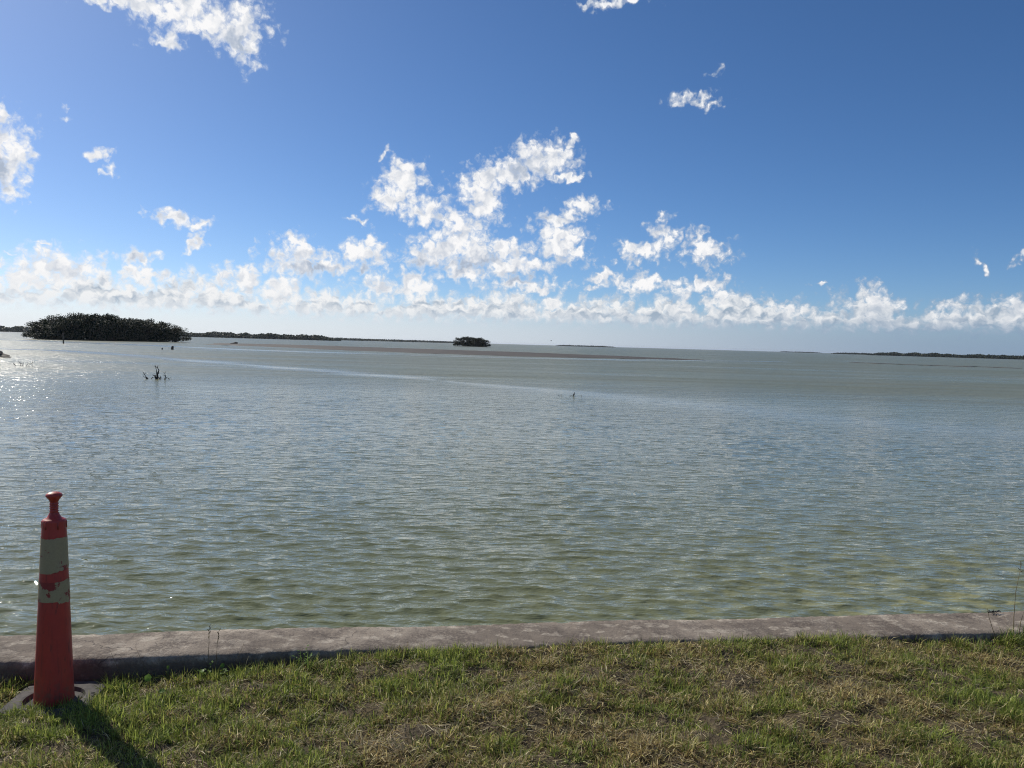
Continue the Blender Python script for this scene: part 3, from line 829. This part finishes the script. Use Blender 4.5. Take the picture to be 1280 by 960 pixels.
# ================================================================ the traffic cone
def build_cone():
    x0, y0 = -2.205, 3.845
    zb = -0.128
    root = empty('traffic_cone', (x0, y0, zb), 0.0)
    tag(root, 'tall slim red traffic cone with two peeling pale bands on a black rubber foot', 'traffic cone')
    top = 0.915
    def body_r(z): return 0.0885 + (0.0520 - 0.0885) * (z - 0.02) / (top - 0.02)
    prof = [(0.0905, 0.006), (0.0895, 0.02)]
    prof += [(body_r(z), z) for z in np.linspace(0.05, top - 0.012, 24)]
    prof += [(0.0530, top - 0.006), (0.0515, top), (0.045, top + 0.004), (0.031, top + 0.012), (0.024, top + 0.026), (0.0205, top + 0.034)]
    v, f = lathe(prof, 48)
    body = mesh('body', v, f, M['cone'], root, True)
    # grip: ribbed neck and flared knob
    prof = [(0.0205, top + 0.030)]
    for i in range(4):
        z = top + 0.038 + i * 0.0115
        prof += [(0.0172, z), (0.0202, z + 0.004), (0.0202, z + 0.007), (0.0172, z + 0.0105)]
    z = top + 0.086
    prof += [(0.018, z), (0.022, z + 0.010), (0.030, z + 0.021), (0.0362, z + 0.029), (0.0372, z + 0.034), (0.034, z + 0.040), (0.022, z + 0.047), (0.008, z + 0.050), (0.0005, z + 0.0505)]
    v, f = lathe(prof, 32)
    mesh('grip', v, f, M['cone'], root, True)
    # stop lugs round the shoulder
    for k in range(6):
        a = R(18 + 60 * k)
        bm = bmesh.new()
        bmesh.ops.create_cube(bm, size=1)
        for w in bm.verts:
            w.co = Vector((w.co.x * (0.010 if w.co.z > 0 else 0.013), w.co.y * 0.010, w.co.z * 0.040))
        bmesh.ops.bevel(bm, geom=bm.edges[:], offset=0.003, segments=2, affect='EDGES')
        me = bpy.data.meshes.new('lug'); bm.to_mesh(me); bm.free()
        o = link_mesh('lug', me, M['cone'], root, True)
        o.location = (0.0505 * math.cos(a), 0.0505 * math.sin(a), top - 0.022)
        o.rotation_euler = (0, 0, a)
    # sheeting bands with torn edges
    for nm, z0, z1, mt, sd, lab in (('reflective_band', 0.677, 0.830, 'band_a', 3, 'wide upper pale band, torn at its lower edge'),
                                    ('reflective_band', 0.512, 0.627, 'band_b', 9, 'narrower lower pale band, badly peeled')):
        r = np.random.default_rng(sd)
        seg, rows = 96, 10
        v, f = [], []
        n1 = np.cumsum(r.normal(0, 0.0012, seg)); n1 -= np.linspace(0, n1[-1], seg)
        n0 = np.cumsum(r.normal(0, 0.0028, seg)); n0 -= np.linspace(0, n0[-1], seg)
        for j in range(rows + 1):
            for k in range(seg):
                a = 2 * math.pi * k / seg
                lo, hi = z0 + np.clip(n0[k], -0.014, 0.014), z1 + np.clip(n1[k], -0.006, 0.006)
                z_ = lo + (hi - lo) * j / rows
                rr = body_r(z_) + 0.0016 + (0.006 * max(0, 1 - j / 3.0) * max(0, math.cos(a - R(-28)) - 0.93) / 0.07 if nm and sd == 3 else 0)
                v.append((rr * math.cos(a), rr * math.sin(a), z_))
        for j in range(rows):
            for k in range(seg):
                k2 = (k + 1) % seg
                f.append((j * seg + k, j * seg + k2, (j + 1) * seg + k2, (j + 1) * seg + k))
        o = mesh(nm, v, f, M[mt], root, True)
        o['label'] = lab
    # foot: eight sided rubber slab with a round well
    seg = 96
    def octr(a):
        a = a - R(6)
        sq = 0.196 / max(abs(math.cos(a)), abs(math.sin(a)))
        return min(sq, 0.232 / max(abs(math.cos(a - R(45))), abs(math.sin(a - R(45)))))
    rings = [('o', 1.0, -0.02), ('o', 1.0, 0.022), ('o', 0.975, 0.030), ('c', 0.146, 0.032), ('c', 0.136, 0.030), ('c', 0.130, 0.012), ('c', 0.108, 0.011), ('c', 0.104, 0.022), ('c', 0.088, 0.023)]
    v, f = [], []
    for kind, s_, z_ in rings:
        for k in range(seg):
            a = 2 * math.pi * k / seg
            rr = octr(a) * s_ if kind == 'o' else s_
            v.append((rr * math.cos(a), rr * math.sin(a), z_))
    for i in range(len(rings) - 1):
        for k in range(seg):
            k2 = (k + 1) % seg
            f.append((i * seg + k, i * seg + k2, (i + 1) * seg + k2, (i + 1) * seg + k))
    f.append([k for k in range(seg)][::-1])
    foot = mesh('rubber_foot', v, f, M['rubber'], root)
    foot['label'] = 'flat dusty black rubber foot with a round well'
    # moulded marks worn into the slab
    v, f = [], []
    for pts in ([(0, 0), (0.018, 0.004), (0.026, -0.006)], [(0.026, -0.006), (0.022, -0.022)], [(0.030, -0.028), (0.020, -0.036)]):
        tube(v, f, [(p[0], p[1], 0) for p in pts], [0.0035] * len(pts), 6)
    o = mesh('moulded_mark', v, f, M['rubber_dark'], foot)
    o.location = (0.150, 0.060, 0.0315)
build_cone()

def debris():
    # a scrap of dried weed lying on the wall top
    v, f = [], []
    r = random.Random(5)
    for i in range(26):
        a = r.uniform(0, 6.28); p = Vector((r.gauss(0, 0.022), r.gauss(0, 0.009), r.uniform(0.002, 0.012)))
        q = p + Vector((math.cos(a) * 0.02, math.sin(a) * 0.01, r.uniform(-0.001, 0.008)))
        tube(v, f, [p, (p + q) / 2 + Vector((0, 0, 0.004)), q], [0.0022, 0.0026, 0.0012], 5)
    o = mesh('dried_weed_scrap', v, f, M['wood'])
    x, y = ud(3.33, -0.33)
    o.location = (x, y, 0.004); o.rotation_euler = (0, 0, TH)
    tag(o, 'small dark scrap of dried weed lying on top of the sea wall', 'debris')
debris()

# ================================================================ mangroves
def make_mangrove(seed, height=7.5, spread=4.2, n_leaf=7500, leaf=0.36):
    """Trunk with limbs and prop roots, and a crown of leaf clumps."""
    r = random.Random(seed); rn = np.random.default_rng(seed)
    root = empty('mangrove_tree')
    v, f = [], []
    tips = []
    tube(v, f, [(0, 0, -0.6), (r.uniform(-.2, .2), 0, height * 0.28), (r.uniform(-.5, .5), r.uniform(-.5, .5), height * 0.62)], [0.20, 0.15, 0.09], 7)
    for i in range(9):
        a = 2 * math.pi * i / 9 + r.uniform(-.3, .3); s = r.uniform(0.45, 0.95) * spread; z = height * r.uniform(0.35, 0.86)
        p0 = Vector((0, 0, height * r.uniform(0.12, 0.4))); p2 = Vector((math.cos(a) * s, math.sin(a) * s, z))
        p1 = p0.lerp(p2, 0.5) + Vector((0, 0, r.uniform(0, .5)))
        tube(v, f, [p0, p1, p2], [0.10, 0.07, 0.03], 5)
        tips.append(p2)
    mesh('trunk', v, f, M['bark'], root, True)
    v, f = [], []
    for i in range(14):
        a = r.uniform(0, 6.28); s = r.uniform(0.5, 1.0) * spread * 0.75; z = r.uniform(0.6, 1.6)
        tube(v, f, [(math.cos(a) * s * 0.25, math.sin(a) * s * 0.25, z), (math.cos(a) * s * 0.7, math.sin(a) * s * 0.7, z * 0.75), (math.cos(a) * s, math.sin(a) * s, -0.6)], [0.05, 0.05, 0.04], 5)
    mesh('prop_roots', v, f, M['bark'], root, True)
    # lobes of foliage, reaching down almost to the water
    lobes = [(t_, r.uniform(0.26, 0.42) * spread) for t_ in tips]
    lobes += [(Vector((r.uniform(-.45, .45) * spread, r.uniform(-.45, .45) * spread, height * r.uniform(0.62, 0.86))), r.uniform(0.28, 0.42) * spread) for _ in range(7)]
    lobes += [(Vector((math.cos(a) * spread * 0.85, math.sin(a) * spread * 0.85, height * r.uniform(0.14, 0.3))), 0.30 * spread) for a in [r.uniform(0, 6.28) for _ in range(14)]]
    lobes += [(Vector((r.uniform(-.6, .6) * spread, r.uniform(-.6, .6) * spread, height * r.uniform(0.15, 0.5))), 0.4 * spread) for _ in range(8)]
    ncol = np.array([[0.014, 0.022, 0.009], [0.020, 0.031, 0.012], [0.030, 0.042, 0.016]])
    co, colr = [], []
    per = n_leaf // len(lobes)
    for c, rad in lobes:
        d = rn.normal(0, 1, (per, 3)); d /= np.linalg.norm(d, axis=1)[:, None]
        rr = rad * (rn.random(per) ** 0.4) * rn.uniform(0.8, 1.12, per)
        p = np.array(c) + d * rr[:, None] * np.array([1, 1, 0.8])
        p[:, 2] = np.clip(p[:, 2], 0.12, height * 1.04)
        a = rn.normal(0, 1, (per, 3)); a /= np.linalg.norm(a, axis=1)[:, None]
        b = np.cross(a, rn.normal(0, 1, (per, 3))); b /= np.linalg.norm(b, axis=1)[:, None]
        s = leaf * rn.uniform(0.5, 1.1, (per, 1))
        co.append(np.stack([p - a * s * 0.6, p + b * s * 0.35, p + a * s * 0.6, p - b * s * 0.35], 1))
        colr.append(np.repeat((ncol[rn.integers(0, 3, per)] * rn.uniform(0.8, 1.2, (per, 1)))[:, None, :], 4, 1))
    co = np.concatenate(co).reshape(-1, 3); colr = np.concatenate(colr).reshape(-1, 3)
    q = np.arange(len(co)).reshape(-1, 4)
    fast_mesh('crown', co, [q], M['leaf'], root, col=colr)
    return root

protos = [make_mangrove(201), make_mangrove(202, 7.0, 4.6), make_mangrove(203, 8.0, 4.0), make_mangrove(204, 6.2, 4.4)]
used = [False] * 4
def plant(i, x, y, sc, rz, label, group, sz=None):
    o = protos[i] if not used[i] else copy_tree(protos[i])
    used[i] = True
    o.location = (x, y, ZW - 0.02); o.rotation_euler = (0, 0, rz)
    o.scale = (sc, sc, sz or sc)
    tag(o, label, 'tree', group)
    return o

def islet(name, pts, label, h=0.22):
    """Low mound of peat under the mangroves."""
    c = Vector((sum(p[0] for p in pts) / len(pts), sum(p[1] for p in pts) / len(pts), 0))
    v, f = [], []
    n = len(pts)
    for s, z in ((1.0, -0.5), (0.96, 0.06), (0.8, h), (0.0, h)):
        for p in pts:
            q = c + (Vector((p[0], p[1], 0)) - c) * s
            v.append((q.x, q.y, ZW + z))
    for i in range(3):
        for k in range(n):
            k2 = (k + 1) % n
            f.append((i * n + k, i * n + k2, (i + 1) * n + k2, (i + 1) * n + k))
    o = mesh(name, v, f, M['islet'])
    tag(o, label, 'ground', kind='structure')

def ring_pts(cx, cy, rx, ry, rot, n=28, seed=0):
    r = random.Random(seed)
    return [(cx + math.cos(rot) * rx * math.cos(a) * k - math.sin(rot) * ry * math.sin(a) * k, cy + math.sin(rot) * rx * math.cos(a) * k + math.cos(rot) * ry * math.sin(a) * k)
            for a, k in [(2 * math.pi * i / n, r.uniform(0.92, 1.06)) for i in range(n)]]

def build_islands():
    r = random.Random(9)
    # the big island: two rows of trees along a line
    A, B = Vector((-122.5, 212.5, 0)), Vector((-104.5, 244, 0))
    # heights follow the outline: lower at the ends
    n = 12
    ax = (B - A).normalized(); nrm = Vector((-ax.y, ax.x, 0))
    LB = 'dark dense mangrove in the large island facing the sea wall'
    for row, off in ((0, 0.0), (1, 7.5)):
        for i in range(n - row):
            t_ = (i + 0.5 * row) / (n - 1)
            p = A.lerp(B, t_) + nrm * (off + r.uniform(-1, 1))
            prof = np.interp(t_, [0, 0.1, 0.25, 0.42, 0.6, 0.78, 0.92, 1.0], [0.68, 0.90, 1.12, 1.10, 1.02, 0.98, 0.86, 0.66])
            sc = prof * r.uniform(0.95, 1.06)
            plant(r.randrange(4), p.x, p.y, 1.08, r.uniform(0, 6.28), LB, 'mangroves of the large island', sc * 0.95)
    m_ = A.lerp(B, 0.5) + nrm * 3.5
    islet('large_island', ring_pts(m_.x, m_.y, 22, 8, math.atan2(ax.y, ax.x), seed=1), 'dark peat ground under the large mangrove island')
    # the small round island
    LS = 'dark mangrove in the small round island far out on the flats'
    for x, y, sc in ((-33.0, 492, 0.86), (-29.0, 494, 1.06), (-24.5, 492, 1.10), (-20.5, 492, 0.98), (-17.5, 490, 0.72), (-26.5, 498, 1.02), (-22, 497, 1.0)):
        plant(r.randrange(4), x, y, 0.92, r.uniform(0, 6.28), LS, 'mangroves of the small island', sc * 0.82)
    islet('small_island', ring_pts(-25, 493.5, 11.5, 5, 0, seed=2), 'dark peat ground under the small mangrove island')
build_islands()

def shore(name, pts, depth, h0, h1, n, leaf, label, seed):
    """A far wooded shore: a band of leaf clumps over a low bank, seen as one mass."""
    rn = np.random.default_rng(seed)
    P = np.array(pts, float)
    seg = np.hypot(*(P[1:] - P[:-1]).T); cum = np.concatenate([[0], np.cumsum(seg)])
    s = rn.uniform(0, cum[-1], n)
    x = np.interp(s, cum, P[:, 0]); y = np.interp(s, cum, P[:, 1])
    nx = np.gradient(P[:, 1]); ny = -np.gradient(P[:, 0]); ln = np.hypot(nx, ny)
    nxs, nys = np.interp(s, cum, nx / ln), np.interp(s, cum, ny / ln)
    w = rn.uniform(-0.5, 0.5, n) * depth
    x += nxs * w; y += nys * w
    ph = rn.uniform(0, 6.28, 12); kk = 2 * np.pi / np.exp(rn.uniform(math.log(9), math.log(160), 12))
    hh = h0 + (h1 - h0) * np.clip(0.5 + 0.22 * np.sin(s[:, None] * kk + ph).sum(1), 0, 1.15)
    hh *= np.clip(np.minimum(s, cum[-1] - s) / (cum[-1] * 0.02 + 8), 0.25, 1)
    z = hh * rn.random(n) ** 0.75 * rn.uniform(0.9, 1.05, n) * (1 - 0.35 * np.abs(w / depth * 2) ** 2)
    p = np.stack([x, y, ZW + z + 0.2], -1)
    a = rn.normal(0, 1, (n, 3)); a /= np.linalg.norm(a, axis=1)[:, None]
    b = np.cross(a, rn.normal(0, 1, (n, 3))); b /= np.linalg.norm(b, axis=1)[:, None]
    L = leaf * rn.uniform(0.5, 1.15, (n, 1))
    co = np.stack([p - a * L * .6, p + b * L * .4, p + a * L * .6, p - b * L * .4], 1).reshape(-1, 3)
    co[:, 2] = np.maximum(co[:, 2], ZW - 0.2)
    base = np.array([[0.022, 0.034, 0.016], [0.032, 0.046, 0.020], [0.042, 0.056, 0.026]])
    col = np.repeat((base[rn.integers(0, 3, n)])[:, None, :], 4, 1).reshape(-1, 3)
    o = fast_mesh(name, co, [np.arange(4 * n).reshape(-1, 4)], M['leaf'], col=col)
    tag(o, label, 'trees', kind='stuff')

def polar(px_az, dist):
    return (math.sin(R(px_az)) * dist, math.cos(R(px_az)) * dist)

def build_shores():
    def az(px): return math.degrees(math.atan((px - 640) / 1000.0))
    def line(p0, p1, d0, d1, k=8):
        return [polar(az(p0 + (p1 - p0) * i / k), d0 + (d1 - d0) * i / k) for i in range(k + 1)]
    shore('far_mangrove_shore', line(-260, 422, 1180, 1060), 46, 4.6, 7.0, 36000, 2.4, 'long dark wooded shore stretching behind the large mangrove island', 1)
    shore('far_mangrove_shore', line(405, 572, 1750, 2300), 60, 3.4, 5.0, 12000, 2.6, 'thin line of distant trees running to the small round island', 2)
    shore('far_mangrove_shore', line(699, 762, 2700, 2900), 50, 3.0, 4.4, 3500, 2.4, 'short faint distant islet on the open horizon', 3)
    shore('far_mangrove_shore', line(976, 1022, 3900, 4000), 60, 2.6, 4.0, 2500, 2.6, 'faintest low strip of trees on the horizon', 4)
    shore('far_mangrove_shore', line(1046, 1095, 2350, 2250), 50, 2.6, 4.2, 3500, 2.4, 'low strip of trees leading up to the right hand wooded shore', 5)
    shore('far_mangrove_shore', line(1088, 1560, 1750, 1500), 50, 4.6, 7.0, 36000, 2.4, 'long dark wooded shore on the right of the open horizon', 6)
build_shores()

# ================================================================ mud flats
def flat(name, near, far, label, h, seed):
    """A shoal barely out of the water: bevelled sheet between a near and a far edge."""
    n = 120
    def res(P):
        P = np.array(P, float); s = np.concatenate([[0], np.cumsum(np.hypot(*(P[1:] - P[:-1]).T))])
        q = np.linspace(0, s[-1], n); return np.stack([np.interp(q, s, P[:, 0]), np.interp(q, s, P[:, 1])], -1)
    A, B = res(near), res(far)
    nz = WaveNoise(seed, 14.0); nz2 = WaveNoise(seed + 1, 3.0)
    rows = np.array([0, 0.03, 0.1, 0.25, 0.4, 0.55, 0.7, 0.85, 0.95, 1.0])
    P = A[None] * (1 - rows)[:, None, None] + B[None] * rows[:, None, None]
    P[..., 1] += nz(P[..., 0], P[..., 1]) * 1.6 + nz2(P[..., 0], P[..., 1]) * 0.6
    taper = np.minimum(1, np.minimum(np.arange(n), np.arange(n)[::-1]) / 8.0)
    hz = np.array([-0.12, 0.0, 0.5, 0.85, 1, 1, 0.9, 0.6, 0.1, -0.12])[:, None] * taper * h
    hz = hz + 0.012 * nz2(P[..., 0] + 9, P[..., 1])
    hz[[0, -1]] = -0.15; hz[:, [0, -1]] = -0.12
    co = np.concatenate([P, (ZW + hz)[..., None]], -1)
    idx = np.arange(co.shape[0] * n).reshape(-1, n)
    q = np.stack([idx[:-1, :-1], idx[:-1, 1:], idx[1:, 1:], idx[1:, :-1]], -1).reshape(-1, 4)
    o = fast_mesh(name, co.reshape(-1, 3), [q], M['mud'], smooth=True)
    tag(o, label, 'mud flat', kind='structure')

flat('mud_flat', [(41, 168), (30, 160), (17.7, 151), (-0.1, 143), (-17.8, 149), (-39.7, 166), (-60.7, 190), (-77.6, 200)],
     [(42, 172), (33, 186), (25.2, 208), (-0.3, 235), (-32.8, 250), (-55, 262), (-77, 262), (-95, 255)],
     'broad brown mud flat lying bare before the small round island', 0.14, 61)
flat('mud_flat', [(82, 196), (89.5, 188), (96.2, 179), (112, 176)], [(84, 199), (92, 194), (99, 184), (113, 179)], 'narrow dark shoal on the open water off the right hand shore', 0.10, 63)

# ================================================================ things in the water
def build_water_things():
    # marker post
    root = empty('marker_post', (-83.6, 148.9, ZW))
    tag(root, 'leaning wooden marker post standing in front of the large mangrove island', 'post')
    v, f = [], []
    tube(v, f, [(0, 0, -1.0), (-0.03, 0, 0.9), (-0.06, 0, 1.75)], [0.13, 0.125, 0.12], 10)
    mesh('pole', v, f, M['post'], root, True)
    v, f = [], []
    tube(v, f, [(-0.06, 0, 1.70), (-0.06, 0, 1.84), (-0.06, 0, 1.98)], [0.16, 0.17, 0.06], 10)
    mesh('cap', v, f, M['post'], root, True)
    # two stumps
    for x, y, h, rad, lb in ((-50.9, 119.6, 0.55, 0.17, 'larger dark stump poking out of the water off the large island'),
                             (-51.9, 118.4, 0.26, 0.10, 'smaller dark stump poking out of the water off the large island')):
        r = random.Random(int(h * 100))
        v, f = [], []
        tube(v, f, [(0, 0, -0.6), (0.02, 0, h * 0.5), (0.05, 0.02, h * 0.85), (0.07, 0.02, h)], [rad * 1.2, rad, rad * 0.9, rad * 0.45], 9)
        v = [Vector(q) + Vector((r.uniform(-.1, .1) * rad, r.uniform(-.1, .1) * rad, 0)) for q in v]
        o = mesh('stump', v, f, M['wood'], None, True)
        o.location = (x, y, ZW)
        tag(o, lb, 'stump', 'stumps in the shallows')
    # drifted log on the flat behind
    root = empty('driftwood_log', (-81.2, 233, ZW + 0.0), 0.1)
    tag(root, 'dark driftwood log lying on the water beyond the mud flat', 'log')
    v, f = [], []
    tube(v, f, [(-1.1, 0, 0.12), (-0.3, 0.1, 0.2), (0.4, 0.0, 0.34), (1.0, 0, 0.30)], [0.10, 0.17, 0.27, 0.22], 9)
    mesh('trunk', v, f, M['wood'], root, True)
    v, f = [], []
    tube(v, f, [(0.3, 0, 0.3), (0.5, 0.1, 0.62)], [0.12, 0.05], 6)
    mesh('branch_stub', v, f, M['wood'], root, True)
    # dead branches
    def dead(name, x, y, sticks, label, seed, group):
        r = random.Random(seed)
        root = empty(name, (x, y, ZW))
        root.scale = (1, 1, 0.82)
        for pts, rad in sticks:
            v, f = [], []
            P = [Vector((p[0], r.uniform(-.12, .12), p[1])) for p in pts]
            n = len(P)
            tube(v, f, P, [rad * (1 - 0.7 * i / (n - 1)) for i in range(n)], 6)
            for _ in range(3 if name != 'sunken_branch' else 0):
                i = r.randrange(1, n); a = P[i]
                d = Vector((r.uniform(-1, 1), r.uniform(-.6, .6), r.uniform(0.1, 1))).normalized() * r.uniform(0.07, 0.16)
                tube(v, f, [a, a + d * 0.6, a + d + Vector((0, 0, 0.02))], [rad * 0.45, rad * 0.35, rad * 0.15], 5)
            mesh('branch', v, f, M['wood'], root, True)
        tag(root, label, 'branch', group)
        return root
    dead('dead_branch', -17.75, 39.9, [
        ([(0.02, -0.3), (0.03, 0.1), (0.06, 0.3), (0.10, 0.55), (0.02, 0.70), (-0.07, 0.82)], 0.045),
        ([(0.0, -0.3), (0.02, 0.05), (-0.12, 0.20), (-0.22, 0.26)], 0.06), ([(0.05, -0.3), (0.06, 0.1), (-0.02, 0.34), (-0.05, 0.6), (-0.10, 0.72)], 0.03),
        ([(-0.05, -0.3), (0.0, 0.1), (-0.2, 0.12), (-0.32, 0.02), (-0.36, -0.1)], 0.035), ([(0.1, -0.3), (0.08, 0.08), (0.16, 0.10), (0.20, 0.0)], 0.05),
        ([(-0.42, -0.3), (-0.45, 0.02), (-0.55, 0.12), (-0.62, 0.28)], 0.04), ([(-0.46, -0.2), (-0.5, 0.05), (-0.66, 0.14)], 0.03),
        ([(0.40, -0.3), (0.42, 0.02), (0.46, 0.20), (0.42, 0.38)], 0.035), ([(0.44, -0.2), (0.50, 0.12), (0.60, 0.08), (0.64, -0.08)], 0.03)],
        'dark dead branch with forked arms sticking up out of the open water', 3, 'dead wood in the shallows')
    dead('dead_twigs', -30.8, 50.3, [
        ([(-0.55, 0.22), (-0.45, 0.08), (-0.36, -0.1)], 0.022), ([(-0.12, -0.2), (-0.10, 0.16), (-0.16, 0.28), (-0.28, 0.33)], 0.020), ([(0.02, -0.2), (0.03, 0.12), (0.0, 0.26), (-0.06, 0.2)], 0.020),
        ([(0.24, -0.2), (0.24, 0.12), (0.34, 0.26), (0.50, 0.20), (0.58, 0.0)], 0.020), ([(0.40, -0.2), (0.44, 0.1), (0.52, 0.26), (0.64, 0.32)], 0.020)],
        'thin arching dead twigs breaking the water near the dark rock', 4, 'dead wood in the shallows')
    dead('sunken_branch', 2.6, 35.65, [
        ([(-0.7, -0.05), (-0.5, 0.004), (-0.2, -0.03), (0.1, 0.02), (0.4, -0.02), (0.6, -0.06)], 0.016), ([(-0.36, -0.2), (-0.36, 0.03), (-0.37, 0.07)], 0.016),
        ([(0.52, -0.2), (0.52, 0.07)], 0.018)],
        'nearly sunken branch under the small perched bird', 5, 'dead wood in the shallows')
    # bird on the branch
    bird_verts, bird_faces = [], []
    tube(bird_verts, bird_faces, [(0.005, 0, 0.02), (-0.012, 0, 0.05), (-0.006, 0, 0.10), (0.004, 0, 0.145), (0.008, 0, 0.175), (0.012, 0, 0.20), (0.03, 0, 0.208), (0.055, 0, 0.200)],
         [0.010, 0.034, 0.045, 0.032, 0.020, 0.022, 0.014, 0.003], 10)
    root = empty('perched_bird', (2.78, 35.64, ZW + 0.0))
    root.scale = (0.8, 0.8, 0.8)
    tag(root, 'small dark water bird perched upright on the sunken branch', 'bird')
    mesh('body', bird_verts, bird_faces, M['bird'], root, True)
    v, f = [], []
    tube(v, f, [(-0.01, 0, 0.07), (-0.035, 0, 0.03), (-0.05, 0, -0.005)], [0.02, 0.016, 0.006], 6)
    mesh('tail', v, f, M['bird'], root, True)
    for s in (-1, 1):
        v, f = [], []
        tube(v, f, [(0.002, 0.03 * s, 0.135), (-0.01, 0.042 * s, 0.09), (-0.03, 0.03 * s, 0.045)], [0.012, 0.020, 0.005], 6)
        mesh('wing', v, f, M['bird'], root, True)
        v, f = [], []
        tube(v, f, [(0.0, 0.015 * s, 0.04), (0.004, 0.015 * s, -0.02)], [0.006, 0.005], 5)
        mesh('leg', v, f, M['bird'], root, True)
    # bird in flight over the horizon
    root = empty('flying_bird', (5.68, 119.9, 2.34), 0.4)
    root.scale = (0.6, 0.6, 0.6)
    tag(root, 'tiny dark bird flying low over the open horizon', 'bird')
    v, f = [], []
    tube(v, f, [(-0.20, 0, 0), (-0.08, 0, 0.0), (0.05, 0, 0.01), (0.15, 0, 0.03), (0.22, 0, 0.02)], [0.01, 0.05, 0.06, 0.03, 0.005], 8)
    mesh('body', v, f, M['bird'], root, True)
    for s in (-1, 1):
        v = [(0.08, 0.02 * s, 0.03), (-0.06, 0.02 * s, 0.02), (0.06, 0.22 * s, 0.14), (-0.05, 0.20 * s, 0.12), (-0.02, 0.42 * s, 0.10),
             (0.08, 0.02 * s, 0.015), (-0.06, 0.02 * s, 0.01), (0.06, 0.22 * s, 0.125), (-0.05, 0.20 * s, 0.11), (-0.02, 0.42 * s, 0.095)]
        f = [(0, 1, 3, 2), (2, 3, 4), (5, 7, 8, 6), (7, 9, 8), (0, 2, 7, 5), (2, 4, 9, 7), (1, 6, 8, 3), (3, 8, 9, 4), (0, 5, 6, 1)]
        mesh('wing', v, f, M['bird'], root)
    # rock at the left
    bm = bmesh.new()
    bmesh.ops.create_icosphere(bm, subdivisions=4, radius=1.0)
    nz = WaveNoise(77, 0.9); nz2 = WaveNoise(78, 0.3)
    for w in bm.verts:
        p = w.co.copy()
        k = 1 + 0.10 * float(nz(p.x + p.z, p.y - p.z)) + 0.06 * float(nz2(p.x - p.z, p.y + p.z * 0.7))
        w.co = Vector((p.x * 1.9 * k, p.y * 0.9 * k, max(p.z, -0.5) * 0.62 * k * (1.0 if p.x < 0.35 else max(0.25, 1 - (p.x - 0.35) * 1.1))))
    me = bpy.data.meshes.new('rock'); bm.to_mesh(me); bm.free()
    o = link_mesh('rock', me, M['rock'], None, False)
    o.location = (-43.1, 65.5, ZW)
    tag(o, 'low dark rock breaking the water near the thin dead twigs', 'rock')
build_water_things()

# ================================================================ haze
def build_haze():
    x0, x1, y0, y1, z0, z1 = -12600, 12600, -5200, 12600, -3.4, 14.5
    v = [(x0, y0, z0), (x1, y0, z0), (x1, y1, z0), (x0, y1, z0), (x0, y0, z1), (x1, y0, z1), (x1, y1, z1), (x0, y1, z1)]
    f = [(0, 3, 2, 1), (4, 5, 6, 7), (0, 1, 5, 4), (1, 2, 6, 5), (2, 3, 7, 6), (3, 0, 4, 7)]
    m, t = new_mat('haze')
    vol = t.n('ShaderNodeVolumePrincipled', None, Color=rgb(0.80, 0.88, 1.0), Density=0.000045, Anisotropy=0.4)
    t.n('ShaderNodeOutputMaterial', None, Volume=vol)
    o = mesh('haze', v, f, m)
    tag(o, 'thin pale sea haze over the bay', 'haze', kind='stuff')
build_haze()
